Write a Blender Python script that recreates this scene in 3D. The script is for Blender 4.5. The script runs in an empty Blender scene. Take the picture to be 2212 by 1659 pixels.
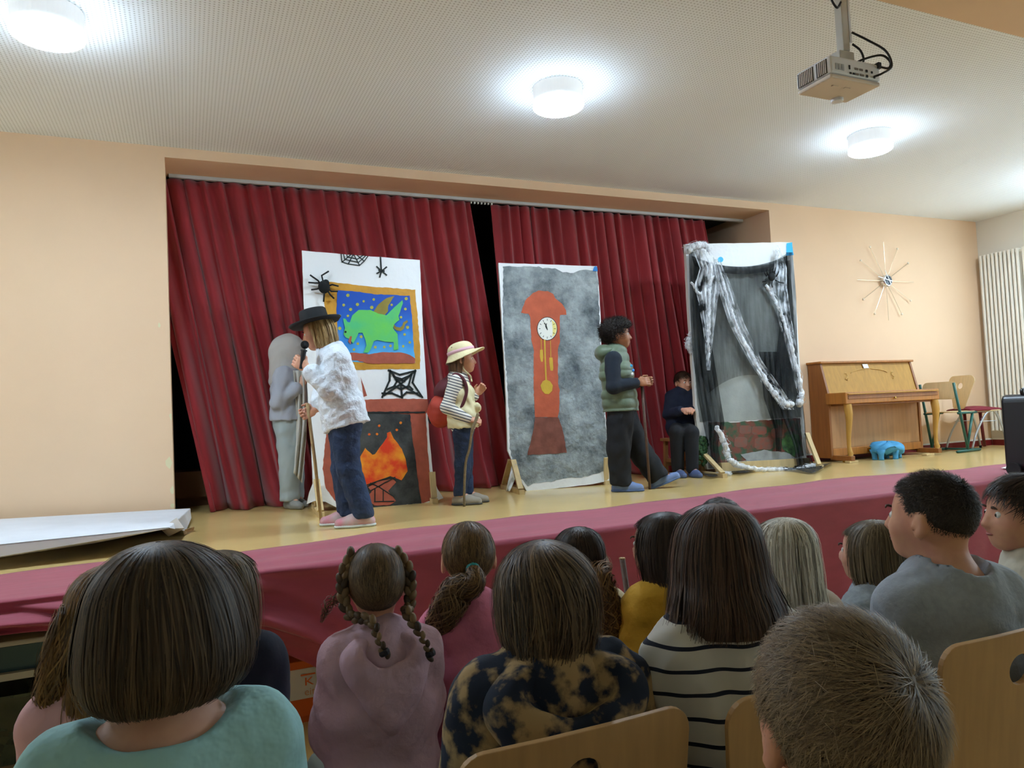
import bpy, bmesh, math, random
import numpy as np
from mathutils import Vector, Matrix
random.seed(7); RNG = np.random.default_rng(7)
S = bpy.context.scene; COL = S.collection
PI = math.pi
# ------------------------------------------------------------------ camera, world, exposure
W, H = 2212, 1659
FPX, YAW, PITCH, ROLL = 1600.4, 0.4158, 0.0411, -0.0473
CAM = np.array([0.0, -6.068, 1.46])
FW = np.array([math.sin(YAW)*math.cos(PITCH), math.cos(YAW)*math.cos(PITCH), math.sin(PITCH)])
_r0 = np.array([math.cos(YAW), -math.sin(YAW), 0.0]); _u0 = np.cross(_r0, FW)
RT = math.cos(ROLL)*_r0 + math.sin(ROLL)*_u0
UP = -math.sin(ROLL)*_r0 + math.cos(ROLL)*_u0
cd = bpy.data.cameras.new('camera'); cam = bpy.data.objects.new('camera', cd); COL.objects.link(cam)
cd.sensor_fit = 'HORIZONTAL'; cd.sensor_width = 36; cd.lens = 36*FPX/W; cd.clip_start = 0.05; cd.clip_end = 100
mw = Matrix(((RT[0], UP[0], -FW[0], CAM[0]), (RT[1], UP[1], -FW[1], CAM[1]), (RT[2], UP[2], -FW[2], CAM[2]), (0, 0, 0, 1)))
cam.matrix_world = mw
S.camera = cam
wd = bpy.data.worlds.new('world'); S.world = wd; wd.use_nodes = True
wd.node_tree.nodes['Background'].inputs[0].default_value = (0.66, 0.86, 1.0, 1)   # overcast daylight outside the windows
wd.node_tree.nodes['Background'].inputs[1].default_value = 9.5
S.view_settings.view_transform = 'Standard'; S.view_settings.look = 'None'
S.view_settings.exposure = 0.0; S.view_settings.gamma = 1.0; S.view_settings.use_curve_mapping = False
LAMP_POWER = 190.0
S.cycles.max_bounces = 7; S.cycles.use_adaptive_sampling = True; S.cycles.adaptive_threshold = .1; S.cycles.adaptive_min_samples = 20

# ------------------------------------------------------------------ measuring helpers (real positions of things seen in the photograph)
def ray(px, py): return ((px-W/2)*RT - (py-H/2)*UP)/FPX + FW
def at_depth(px, py, d): return CAM + ray(px, py)*d
def on_z(px, py, z): d = ray(px, py); return CAM + d*(z-CAM[2])/d[2]
def on_y(px, py, y): d = ray(px, py); return CAM + d*(y-CAM[1])/d[1]
class Plane:                                   # a vertical board standing between two floor points
    def __init__(s, a, b):
        s.a = np.array([a[0], a[1], 0.0]); t = np.array([b[0]-a[0], b[1]-a[1], 0.0]); s.t = t/np.linalg.norm(t)
        s.n = np.array([s.t[1], -s.t[0], 0.0])           # towards the hall
    def at(s, px, py, off=0.0):
        d = ray(px, py); k = ((s.a + s.n*off - CAM) @ s.n)/(d @ s.n); return CAM + d*k
# ------------------------------------------------------------------ materials
def lin(c):
    if isinstance(c, str): c = tuple(int(c[i:i+2], 16)/255 for i in (0, 2, 4))
    return tuple((x/12.92 if x <= .04045 else ((x+.055)/1.055)**2.4) for x in c[:3])
MATS = {}
def mat(key, col, rough=.6, noise=None, bump=None, metal=0, spec=.5, col2=None, stretch=None, sheen=0, alpha=None, emit=None, coat=0, trans=0, nr=.5):
    if key in MATS: return MATS[key]
    m = bpy.data.materials.new(key); m.use_nodes = True; nt = m.node_tree; b = nt.nodes['Principled BSDF']
    c = lin(col); b.inputs['Base Color'].default_value = (*c, 1); b.inputs['Roughness'].default_value = rough
    b.inputs['Metallic'].default_value = metal; b.inputs['Specular IOR Level'].default_value = spec
    if sheen: b.inputs['Sheen Weight'].default_value = sheen; b.inputs['Sheen Roughness'].default_value = .5
    if coat: b.inputs['Coat Weight'].default_value = coat; b.inputs['Coat Roughness'].default_value = .12
    if trans: b.inputs['Transmission Weight'].default_value = trans
    if alpha is not None: b.inputs['Alpha'].default_value = alpha
    if emit: b.inputs['Emission Color'].default_value = (*lin(emit[0]), 1); b.inputs['Emission Strength'].default_value = emit[1]
    if noise or bump:
        tc = nt.nodes.new('ShaderNodeTexCoord'); mp = nt.nodes.new('ShaderNodeMapping'); nt.links.new(tc.outputs['Object'], mp.inputs[0])
        if stretch: mp.inputs['Scale'].default_value = stretch
    if noise:
        n = nt.nodes.new('ShaderNodeTexNoise'); n.inputs['Scale'].default_value = noise[0]; n.inputs['Detail'].default_value = noise[2] if len(noise) > 2 else 4; n.inputs['Roughness'].default_value = nr
        nt.links.new(mp.outputs[0], n.inputs['Vector'])
        r = nt.nodes.new('ShaderNodeValToRGB'); e = r.color_ramp.elements
        c2 = lin(col2) if col2 else tuple(x*(1-noise[1]) for x in c)
        lo, hi = (noise[3], noise[4]) if len(noise) > 4 else (.3, .7)
        e[0].position = lo; e[1].position = hi; e[0].color = (*c2, 1); e[1].color = (*c, 1)
        nt.links.new(n.outputs['Fac'], r.inputs[0]); nt.links.new(r.outputs[0], b.inputs['Base Color'])
    if bump:
        n = nt.nodes.new('ShaderNodeTexNoise'); n.inputs['Scale'].default_value = bump[0]; n.inputs['Detail'].default_value = bump[2] if len(bump) > 2 else 3
        nt.links.new(mp.outputs[0], n.inputs['Vector'])
        bp = nt.nodes.new('ShaderNodeBump'); bp.inputs['Strength'].default_value = bump[1]; bp.inputs['Distance'].default_value = bump[3] if len(bump) > 3 else .01
        nt.links.new(n.outputs['Fac'], bp.inputs['Height']); nt.links.new(bp.outputs[0], b.inputs['Normal'])
    MATS[key] = m; return m
def hair_mat(key, dark, light, rough=.5):
    if key in MATS: return MATS[key]
    m = bpy.data.materials.new(key); m.use_nodes = True; nt = m.node_tree; b = nt.nodes['Principled BSDF']
    g = nt.nodes.new('ShaderNodeNewGeometry'); r = nt.nodes.new('ShaderNodeValToRGB'); e = r.color_ramp.elements
    e[0].color = (*lin(dark), 1); e[1].color = (*lin(light), 1); e[0].position = -.0; e[1].position = 1.0
    nt.links.new(g.outputs['Random Per Island'], r.inputs[0]); nt.links.new(r.outputs[0], b.inputs['Base Color'])
    b.inputs['Roughness'].default_value = rough; b.inputs['Specular IOR Level'].default_value = .35
    b2 = mat(key+'_base', tuple(.62*a_+.38*b_ for a_, b_ in zip([int(dark[i:i+2], 16)/255 for i in (0, 2, 4)], [int(light[i:i+2], 16)/255 for i in (0, 2, 4)])), .6)
    MATS[key] = m; return m
def base_of(m): return MATS.get(m.name+'_base', m)
# ------------------------------------------------------------------ object helpers
def link(name, me, parent=None, m=None, smooth=False, off=None):
    o = bpy.data.objects.new(name, me); COL.objects.link(o)
    if m is not None:
        for mm in (m if isinstance(m, (list, tuple)) else [m]): me.materials.append(mm)
    if smooth and len(me.polygons): me.polygons.foreach_set('use_smooth', np.ones(len(me.polygons), bool))
    if parent is not None: o.parent = parent
    if off is not None: o.location = off
    return o
def fast_mesh(name, V, Q=None, T=None):
    V = np.asarray(V, np.float32).reshape(-1, 3); me = bpy.data.meshes.new(name); me.vertices.add(len(V)); me.vertices.foreach_set('co', V.ravel())
    li = []; st = []; tot = 0
    if Q is not None and len(Q): Q = np.asarray(Q, np.int32); li.append(Q.ravel()); st.append(np.arange(len(Q))*4); tot = len(Q)*4
    if T is not None and len(T): T = np.asarray(T, np.int32); li.append(T.ravel()); st.append(tot+np.arange(len(T))*3)
    L = np.concatenate(li); P = np.concatenate(st)
    me.loops.add(len(L)); me.loops.foreach_set('vertex_index', L); me.polygons.add(len(P)); me.polygons.foreach_set('loop_start', P.astype(np.int32))
    me.update(calc_edges=True); me.validate(); return me
class MB:                                      # collects shapes for ONE mesh object
    def __init__(s): s.v = []; s.f = []
    def add(s, v, f): k = len(s.v); s.v += [tuple(map(float, p)) for p in v]; s.f += [tuple(i+k for i in q) for q in f]; return s
    def box(s, c, d, rz=0, R=None):
        hx, hy, hz = d[0]/2, d[1]/2, d[2]/2; R = R if R is not None else Matrix.Rotation(rz, 3, 'Z')
        v = [Vector(c) + R @ Vector((x*hx, y*hy, z*hz)) for x in (-1, 1) for y in (-1, 1) for z in (-1, 1)]
        return s.add(v, [(0, 1, 3, 2), (4, 6, 7, 5), (0, 4, 5, 1), (2, 3, 7, 6), (0, 2, 6, 4), (1, 5, 7, 3)])
    def bar(s, a, b, w, h=None, up=(0, 0, 1)):           # square bar from a to b
        a, b = Vector(a), Vector(b); t = (b-a).normalized(); h = h or w; u = Vector(up)
        if abs(t.dot(u)) > .98: u = Vector((0, 1, 0))
        x = t.cross(u).normalized(); y = x.cross(t); v = []
        for p in (a, b):
            for i, j in ((-1, -1), (1, -1), (1, 1), (-1, 1)): v.append(p + x*i*w/2 + y*j*h/2)
        return s.add(v, [(0, 1, 2, 3), (7, 6, 5, 4), (0, 4, 5, 1), (1, 5, 6, 2), (2, 6, 7, 3), (3, 7, 4, 0)])
    def tube(s, pts, r, n=8, closed=False):
        pts = [Vector(p) for p in pts]; rr = r if isinstance(r, (list, tuple, np.ndarray)) else [r]*len(pts); v = []; x = None
        for i, p in enumerate(pts):
            t = (pts[min(i+1, len(pts)-1)] - pts[max(i-1, 0)])
            if t.length < 1e-9: t = Vector((0, 0, 1))
            t.normalize()
            if x is None: x = t.orthogonal().normalized()
            else:
                x = x - t*x.dot(t)
                x = x.normalized() if x.length > 1e-6 else t.orthogonal().normalized()
            y = t.cross(x)
            for k in range(n): a = 2*PI*k/n; v.append(p + (x*math.cos(a) + y*math.sin(a))*rr[i])
        f = [(i*n+k, i*n+(k+1) % n, (i+1)*n+(k+1) % n, (i+1)*n+k) for i in range(len(pts)-1) for k in range(n)]
        f += [tuple(range(n))[::-1], tuple((len(pts)-1)*n+k for k in range(n))]
        return s.add(v, f)
    def lathe(s, prof, c=(0, 0, 0), n=24, axis=None):    # prof = (radius, height) list
        c = Vector(c); R = Matrix.Identity(3) if axis is None else Vector((0, 0, 1)).rotation_difference(Vector(axis)).to_matrix(); v = []
        for (r, h) in prof:
            for k in range(n): a = 2*PI*k/n; v.append(c + R @ Vector((r*math.cos(a), r*math.sin(a), h)))
        m = len(prof); f = [(i*n+k, i*n+(k+1) % n, (i+1)*n+(k+1) % n, (i+1)*n+k) for i in range(m-1) for k in range(n)]
        f += [tuple(range(n))[::-1], tuple((m-1)*n+k for k in range(n))]
        return s.add(v, f)
    def prism(s, pts, d):                                # polygon (3-D points) pushed by vector d
        n = len(pts); d = Vector(d); p = [Vector(q) for q in pts]
        return s.add(p + [q+d for q in p], [tuple(range(n)), tuple(range(2*n-1, n-1, -1))] + [(i, i+n, (i+1) % n+n, (i+1) % n) for i in range(n)])
    def ball(s, c, r, n=10, m=7, R=None):
        r = (r, r, r) if isinstance(r, (int, float)) else r; v = []; R = R if R is not None else Matrix.Identity(3)
        for i in range(m+1):
            th = PI*i/m
            for k in range(n): a = 2*PI*k/n; v.append(Vector(c) + R @ Vector((r[0]*math.sin(th)*math.cos(a), r[1]*math.sin(th)*math.sin(a), r[2]*math.cos(th))))
        return s.add(v, [(i*n+k, (i+1)*n+k, (i+1)*n+(k+1) % n, i*n+(k+1) % n) for i in range(m) for k in range(n)])
    def grid(s, P):                                      # P[i][j] points
        n, m = len(P), len(P[0])
        return s.add([p for r in P for p in r], [(i*m+j, (i+1)*m+j, (i+1)*m+j+1, i*m+j+1) for i in range(n-1) for j in range(m-1)])
    def obj(s, name, m=None, parent=None, smooth=False, bevel=0, off=None, solid=0, fix=True):
        me = bpy.data.meshes.new(name); o0 = Vector(off) if off is not None else Vector((0, 0, 0))
        me.from_pydata([Vector(p)-o0 for p in s.v] if off is not None else s.v, [], s.f)
        if fix:
            bm = bmesh.new(); bm.from_mesh(me); bmesh.ops.remove_doubles(bm, verts=bm.verts, dist=1e-6); bmesh.ops.recalc_face_normals(bm, faces=bm.faces); bm.to_mesh(me); bm.free()
        o = link(name, me, parent, m, smooth)
        if off is not None: o.location = off
        if solid: md = o.modifiers.new('solid', 'SOLIDIFY'); md.thickness = solid; md.offset = 0
        if bevel: md = o.modifiers.new('bevel', 'BEVEL'); md.width = bevel; md.segments = 2; md.limit_method = 'ANGLE'
        return o
def tag(o, label, cat, group=None, kind=None):
    if label: o['label'] = label
    if cat: o['category'] = cat
    if group: o['group'] = group
    if kind: o['kind'] = kind
    return o
def thing(name, label, cat, loc=(0, 0, 0), group=None):
    o = bpy.data.objects.new(name, None); COL.objects.link(o); o.location = Vector(loc); o.empty_display_size = .1
    return tag(o, label, cat, group)
def struct(o): o['kind'] = 'structure'; return o
def under(o, root):                                      # world-built mesh becomes a part of root
    q = Vector((0, 0, 0)); p = root
    while p is not None: q += Vector(p.location); p = p.parent
    o.parent = root; o.location = Vector(o.location) - q; return o
def dup(root, loc, label, rz=None):
    r = root.copy(); COL.objects.link(r); r.location = Vector(loc); r['label'] = label
    if rz is not None: r.rotation_euler = (0, 0, rz)
    for ch in list(root.children):
        c = ch.copy(); COL.objects.link(c); c.parent = r
        for g in list(ch.children): d = g.copy(); COL.objects.link(d); d.parent = c
    return r
def catmull(P, n=8):
    P = [np.array(p, float) for p in P]; Q = [2*P[0]-P[1]] + P + [2*P[-1]-P[-2]]; out = []
    for i in range(1, len(Q)-2):
        for k in range(n):
            t = k/n; a, b, c, d = Q[i-1:i+3]
            out.append(.5*((2*b)+(-a+c)*t+(2*a-5*b+4*c-d)*t*t+(-a+3*b-3*c+d)*t**3))
    return out + [P[-1]]
# ------------------------------------------------------------------ the room and the stage
HS = 0.8; ZC = 3.6034; XR = 9.16; XOL = -0.096; XOR = 5.794; ZO = 3.5235; SD = 0.474; YF = -2.466; XL = -4.2; YB = -10.5
PEACH = mat('peach_wall', 'f0ceaa', .85, noise=(1.3, .05), bump=(220, .08))
CREAM = mat('cream_wall', 'e2dccf', .85, bump=(200, .06))
DARK = mat('black_backstage', '17171a', .9)
def ceiling_mat():
    m = bpy.data.materials.new('perforated_ceiling'); m.use_nodes = True; nt = m.node_tree; b = nt.nodes['Principled BSDF']
    tc = nt.nodes.new('ShaderNodeTexCoord'); vm = nt.nodes.new('ShaderNodeVectorMath'); vm.operation = 'SCALE'; vm.inputs[3].default_value = 1/.022
    fr = nt.nodes.new('ShaderNodeVectorMath'); fr.operation = 'FRACTION'; sb = nt.nodes.new('ShaderNodeVectorMath'); sb.operation = 'SUBTRACT'; sb.inputs[1].default_value = (.5, .5, 0)
    mu = nt.nodes.new('ShaderNodeVectorMath'); mu.operation = 'MULTIPLY'; mu.inputs[1].default_value = (1, 1, 0)
    le = nt.nodes.new('ShaderNodeVectorMath'); le.operation = 'LENGTH'; r = nt.nodes.new('ShaderNodeValToRGB')
    L = nt.links.new; L(tc.outputs['Object'], vm.inputs[0]); L(vm.outputs[0], fr.inputs[0]); L(fr.outputs[0], sb.inputs[0]); L(sb.outputs[0], mu.inputs[0]); L(mu.outputs[0], le.inputs[0]); L(le.outputs['Value'], r.inputs[0])
    e = r.color_ramp.elements; e[0].position = .2; e[1].position = .27; e[0].color = (*lin('c6cbca'), 1); e[1].color = (*lin('f2f8fa'), 1)
    L(r.outputs[0], b.inputs['Base Color']); b.inputs['Roughness'].default_value = .8
    return m
FLOOR = mat('yellow_linoleum', 'dfbf7e', .19, noise=(2.0, .10, 6), bump=(6, .04, 4, .02), spec=.5)
def slab(name, m, *boxes, bevel=0):
    b = MB()
    for (x0, x1, y0, y1, z0, z1) in boxes: b.box(((x0+x1)/2, (y0+y1)/2, (z0+z1)/2), (x1-x0, y1-y0, z1-z0))
    return struct(b.obj(name, m, fix=False, bevel=bevel))
slab('floor', FLOOR, (XL, XR, YB, 3, -.1, 0))
slab('floor_stage', FLOOR, (XL, XR, YF, 2.6, HS-.06, HS))
slab('ceiling', ceiling_mat(), (XL, XR, YB, 3, ZC, ZC+.1))
slab('wall_front', PEACH, (XL, XOL, 0, SD, 0, ZC), (XOR, XR, 0, 1.3, 0, ZC), (XOL, XOR, 0, SD, ZO, ZC))
slab('wall_left', CREAM, (XL-.1, XL, YB, 3, 0, ZC))
slab('wall_rear', CREAM, (XL, XR, YB-.1, YB, 0, ZC))
slab('wall_backstage', DARK, (XL, XR, 2.6, 2.7, 0, ZC), (XL, XOL-.6, SD+.01, 2.6, HS, ZC), (XOR+.01, XR, 1.31, 2.6, HS, ZC), (XOL-.6, XOR, SD, 2.6, ZC-.03, ZC-.001))
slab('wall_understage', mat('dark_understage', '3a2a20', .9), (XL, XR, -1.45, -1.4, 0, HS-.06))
slab('beam_trim', PEACH, (XL, XR, -4.25, -3.64, 3.35, ZC))
WINS = [(-1.15, -3.15), (-4.7, -7.6)]; WZ0, WZ1 = 1.75, 3.2
bx = []; y1 = 3.0
for (a, b_) in WINS: bx.append((XR, XR+.25, a, y1, 0, ZC)); bx += [(XR, XR+.25, b_, a, 0, WZ0), (XR, XR+.25, b_, a, WZ1, ZC)]; y1 = b_
bx.append((XR, XR+.25, YB, y1, 0, ZC)); slab('wall_right', CREAM, *bx)
WHITEP = mat('white_paint', 'efeee8', .45)
def glass_mat():
    m = bpy.data.materials.new('window_glass'); m.use_nodes = True; nt = m.node_tree; nt.nodes.remove(nt.nodes['Principled BSDF'])
    t = nt.nodes.new('ShaderNodeBsdfTransparent'); g = nt.nodes.new('ShaderNodeBsdfGlossy'); g.inputs['Roughness'].default_value = .02; x = nt.nodes.new('ShaderNodeMixShader'); x.inputs[0].default_value = .06
    nt.links.new(t.outputs[0], x.inputs[1]); nt.links.new(g.outputs[0], x.inputs[2]); nt.links.new(x.outputs[0], nt.nodes['Material Output'].inputs[0]); return m
GL = glass_mat()
for i, (a, b_) in enumerate(WINS):
    w = bpy.data.objects.new('window_%d' % (i+1), None); COL.objects.link(w); w.location = (XR+.12, (a+b_)/2, WZ0); struct(w)
    fr = MB(); yc = (a+b_)/2; wy = abs(a-b_)
    for y in (a-.03, yc, b_+.03): fr.box((XR+.12, y, (WZ0+WZ1)/2), (.07, .06, WZ1-WZ0))
    for z in (WZ0+.03, WZ1-.03): fr.box((XR+.12, yc, z), (.07, wy, .06))
    under(fr.obj('window_frame', WHITEP, fix=False), w)
    for k, (p, q) in enumerate(((a-.06, yc+.03), (yc-.03, b_+.06))):
        under(MB().box((XR+.12, (p+q)/2, (WZ0+WZ1)/2), (.008, abs(p-q), WZ1-WZ0-.1)).obj('pane', GL), w)
    ld = bpy.data.lights.new('window_portal', 'AREA'); ld.shape = 'RECTANGLE'; ld.size = wy; ld.size_y = WZ1-WZ0; ld.cycles.is_portal = True
    lo = bpy.data.objects.new('window_portal', ld); COL.objects.link(lo); lo.location = (XR+.22, yc, (WZ0+WZ1)/2); lo.rotation_euler = (PI/2, 0, PI/2); lo['kind'] = 'helper'
# skirting along the stage
RED = mat('red_skirting', '7d1d20', .5)
def skirt(name, a, b, n):
    t = struct(bpy.data.objects.new(name, None)); COL.objects.link(t); t.location = (*a, HS)
    A, B, N = Vector((*a, 0)), Vector((*b, 0)), Vector((*n, 0)); c = (A+B)/2; L = (B-A).length; rz = math.atan2((B-A).y, (B-A).x)
    under(MB().box((*(c+N*.008).xy, HS+.035), (L, .016, .07), rz).obj('skirting_board', RED, fix=False), t)
    under(MB().box((*(c+N*.011).xy, HS+.078), (L, .022, .016), rz).obj('cable_strip', WHITEP, fix=False), t)
skirt('baseboard_front', (XOR, 0), (XR-.02, 0), (0, -1)); skirt('baseboard_right', (XR, -.02), (XR, YF), (-1, 0))
# wall scuffs and chipped paint on the proscenium edge
CHIP = mat('chipped_plaster', 'e6dcb4', .9)
chips = struct(bpy.data.objects.new('trim_1', None)); COL.objects.link(chips); chips.location = (XOL-.05, 0, HS)
for px, py, w_, h_ in ((365, 1000, 14, 26), (370, 900, 8, 16), (372, 1060, 8, 18), (344, 703, 5, 12), (374, 1092, 12, 9)):
    p0 = on_y(px, py, -.0012); k = np.linalg.norm(p0-CAM)/FPX; pts = []
    for j in range(9):
        a = 2*PI*j/9; q = .5*random.uniform(.7, 1.15); pts.append((min(p0[0]+w_*k*q*math.cos(a), XOL-.001), -.0012, p0[2]+h_*k*q*math.sin(a)))
    under(MB().prism(pts, (0, .0012, 0)).obj('paint_chip', CHIP), chips)
# ------------------------------------------------------------------ ceiling lamps
LAMPW = mat('lamp_housing_white', 'f2f2ee', .4); LAMPH = mat('lamp_housing_translucent', 'f2f4f4', .4, emit=('e6f3ff', .5)); LAMPR = mat('lamp_rim_glow', 'ffffff', .4, emit=('d2e9ff', 70.0)); LAMPE = mat('lamp_diffuser', 'ffffff', .4, emit=('d3eaff', LAMP_POWER))
LR = mat('lamp_ring', 'dfe6e6', .3)
lampdesc = ['large round ceiling lamp nearest the camera at top left', 'round ceiling lamp above the painted clock board', 'round ceiling lamp below the hanging projector', 'round ceiling lamp by the right wall past the picture edge', 'unseen ceiling lamp added at the left end of the row to light the left wall']  # last lamp is unseen, added to continue the row and light the left wall
for (x, lb) in zip((-.585, 2.30, 5.16, 8.02, -3.4), lampdesc):
    t = thing('ceiling_lamp', lb, 'lamp', (x, -1.83, ZC), 'round ceiling lamps in a row')
    under(MB().lathe([(.150, 0), (.163, -.004), (.163, -.112), (.15, -.114)], (x, -1.83, ZC), 48).obj('housing', LAMPH, smooth=False), t)
    under(MB().lathe([(.155, -.112), (.166, -.1125), (.167, -.134), (.155, -.1343)], (x, -1.83, ZC), 48).obj('diffuser_rim', LAMPR), t)
    under(MB().lathe([(.150, -.114), (.163, -.1345), (.156, -.144), (.12, -.152), (.02, -.156)], (x, -1.83, ZC), 48).obj('diffuser', LAMPE, smooth=True), t)
# ------------------------------------------------------------------ curtains and rail
VELVET = mat('crimson_velvet', '9c1a24', .75, noise=(3, .25, 3), bump=(300, .05), sheen=.35)
def curtain(name, label, top, bot, y, z0, z1, pleats, seed, flare=.07, n=260, m=44):
    rg = np.random.default_rng(seed); ph = np.cumsum(rg.uniform(.6, 1.4, pleats*2+2)); ph = ph/ph[-1]
    u = np.linspace(0, 1, n); k = np.interp(u, ph, np.arange(len(ph))); V = []
    a2 = rg.uniform(.6, 1.3, 60); a3 = rg.uniform(-1, 1, 60)
    for j in range(m):
        t = j/(m-1); z = z1 + (z0-z1)*t; amp = .022 + flare*t**.8*.65
        x = (top[0]*(1-t)+bot[0]*t) + ((top[1]-top[0])*(1-t)+(bot[1]-bot[0])*t)*u
        w1 = np.sin(PI*k + .35*np.sin(2.1*t+k*.3)); w2 = np.sin(PI*k*.37 + 1.7*t + seed)
        A = np.interp(k, np.arange(60), a2)
        yy = y + amp*(A*w1*(1-.35*t) + 1.3*t*w2) - .03*t
        if t > .9: yy = yy - (t-.9)*.9*(.6+.5*np.sin(k*1.1+seed))**2; z = z + 0*u
        xx = x + .012*np.sin(k*2.3+3*t) + .03*t*np.interp(k, np.arange(60), a3)
        zz = np.full(n, z)
        if j == m-1: zz = zz + .0
        V.append(np.stack([xx, yy, zz], 1))
    V = np.array(V).reshape(-1, 3); i, j = np.meshgrid(np.arange(m-1), np.arange(n-1), indexing='ij'); a = (i*n+j).ravel()
    me = fast_mesh(name, V, np.stack([a, a+1, a+n+1, a+n], 1)); o = link(name, me, None, VELVET, True)
    md = o.modifiers.new('solid', 'SOLIDIFY'); md.thickness = .006
    return tag(o, label, 'curtain', 'stage curtains')
curtain('stage_curtain', 'wide crimson stage curtain hanging behind the dragon board', (-.36, 2.52), (.13, 2.80), .42, HS+.004, 3.49, 24, 3)
curtain('stage_curtain', 'crimson stage curtain hanging behind the clock board and the boy in the vest', (2.735, 5.29), (2.83, 5.62), .44, HS+.004, 3.49, 21, 5)
rail = thing('curtain_rail', 'thin white curtain rail along the top of the stage opening', 'rail', (2.8, .42, 3.5))
under(MB().box((2.85, .40, 3.508), (5.85, .035, .028)).obj('rail_profile', mat('rail_white', 'c9cccb', .4), fix=False), rail)
for x in np.arange(2.53, 2.75, .035): under(MB().box((x, .42, 3.487), (.012, .02, .02)).obj('glider', LAMPW, fix=False), rail)
tag(MB().box((.16, 1.15, HS+.19), (.62, .5, .22)).box((.16, 1.15, HS+.04), (.5, .4, .08)).obj('storage_crate', mat('crate_brown', '7a5638', .8)), 'brown crate in the dark behind the left end of the curtain', 'crate')
# ------------------------------------------------------------------ maroon cloth along the stage edge
MAROON = mat('maroon_cloth', '9c3b4f', .8, noise=(14, .16, 5), bump=(26, .18, 4), stretch=(.35, 1, 1), sheen=.18)
def hem(x): return np.interp(x, [-1.6, -.8, -.45, -.1, .3, .5, .75, .95, 1.3], [.70, .69, .67, .64, .57, .47, .30, .10, .035])
def back(x): return np.interp(x, [-1.6, -.84, -.35, .22, .98, 1.9, 2.5, 3.3, 4.3, 5.1, 5.45, 6.1, 6.8, 9], [-1.8, -1.76, -1.68, -1.90, -1.72, -1.70, -1.71, -1.69, -1.65, -1.52, -1.62, -1.72, -1.72, -1.75])
nx, nt_, nf = 330, 16, 26; xs = np.linspace(-1.6, XR-.08, nx); V = []
for x in xs:
    col = []
    for j in range(nt_): t = j/(nt_-1); y = back(x)*(1-t) + (YF-.012)*t; wr = .007*(1-math.cos(2*PI*min(t, .999)*2+x*.8)) * (.5+.5*math.sin(x*1.9)) if t < .85 else 0; col.append((x, y + .02*math.sin(x*7)*(1-t), HS + .006 + abs(wr)*(1 if x > -.2 else 3)))
    h = hem(x); bunch = max(0, min(1, (1.0-x)/1.0))
    for j in range(1, nf):
        t = j/(nf-1); z = HS+.006 + (h-HS-.006)*t
        fold = .02*math.sin(x*5.1+1.3*t) + .012*math.sin(x*11+4*t)
        roll = bunch*(.045*math.sin(t*7+x*3.5) + .05*t + .03*math.sin(t*13-x*9))
        col.append((x, YF-.015 - abs(fold)*t - max(0, roll), z))
    V.append(col)
V = np.array(V); n2 = V.shape[1]; i, j = np.meshgrid(np.arange(nx-1), np.arange(n2-1), indexing='ij'); a = (i*n2+j).ravel()
o = link('stage_cloth', fast_mesh('stage_cloth', V.reshape(-1, 3), np.stack([a, a+n2, a+n2+1, a+1], 1)), None, MAROON, True)
md = o.modifiers.new('solid', 'SOLIDIFY'); md.thickness = .004; md.offset = 1
tag(o, 'long maroon cloth laid over the front edge of the stage', 'cloth')
# lower fold of the cloth that hangs open on the left
V = []
for i_ in range(60):
    x = .12 + .95*i_/59; zt = hem(x)+.012; drop = np.interp(x, [.12, .35, .7, 1.07], [.05, .13, .16, .02])
    V.append([(x, YF-.02+.04*s_ + .015*math.sin(9*x+5*s_), max(.02, zt-drop*s_)) for s_ in np.linspace(0, 1, 10)])
o2 = MB().grid(V).obj('cloth_fold', MAROON, smooth=True, solid=.004); under(o2, o)
# ------------------------------------------------------------------ painted boards
WOOD = mat('pale_pine', 'd9bd87', .6, noise=(18, .25, 4), stretch=(1, 1, .15)); SHEET = mat('white_sheet', 'eef0f0', .85, bump=(9, .35, 5, .02)); SHEETSIDE = mat('sheet_edge', 'd7d3c8', .85, bump=(20, .4, 4, .01))
GOLD = mat('gold_paint', 'd49a2e', .6, noise=(14, .22, 5), bump=(40, .2)); BRICK = mat('brick_red_paint', 'b25a44', .7, noise=(16, .25, 5), bump=(30, .25)); BLACKP = mat('black_paint', '16201f', .6)
SOOT = mat('soot_paint', '4c4f4e', .75, noise=(5, .6, 8, .35, .68), col2='15181a', bump=(30, .2), nr=.65); FIRE = mat('fire_paint', 'f2a022', .6, noise=(9, .5, 7, .38, .66), col2='e03a12', bump=(30, .2))
GREEN = mat('green_paint', '6ccb4a', .6, noise=(7, .3, 5), col2='4ec07a', bump=(30, .2)); OLIVE = mat('olive_paint', '9a8a35', .6, noise=(10, .3, 4)); STARY = mat('star_yellow_paint', 'b9b84a', .6, noise=(60, .2))
STONE = mat('grey_stone_paint', 'b0b9b9', .7, noise=(4.2, .6, 14, .34, .68), col2='4b555b', bump=(11, .9, 10, .035), nr=.68); RUST = mat('rust_clock_paint', 'c8603f', .7, noise=(12, .2, 5), bump=(8, .4, 5, .02)); RUSTD = mat('dark_rust_clock_paint', '8d5546', .7, noise=(10, .3, 6), col2='6a372a', bump=(8, .4, 5, .02))
YEL = mat('pendulum_yellow_paint', 'd6b03a', .6, noise=(10, .15), bump=(9, .3, 4, .02)); BLUEP = mat('blue_paint', '2f86d6', .6); LBLUE = mat('light_blue_paint', '37b4ee', .6)
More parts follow.
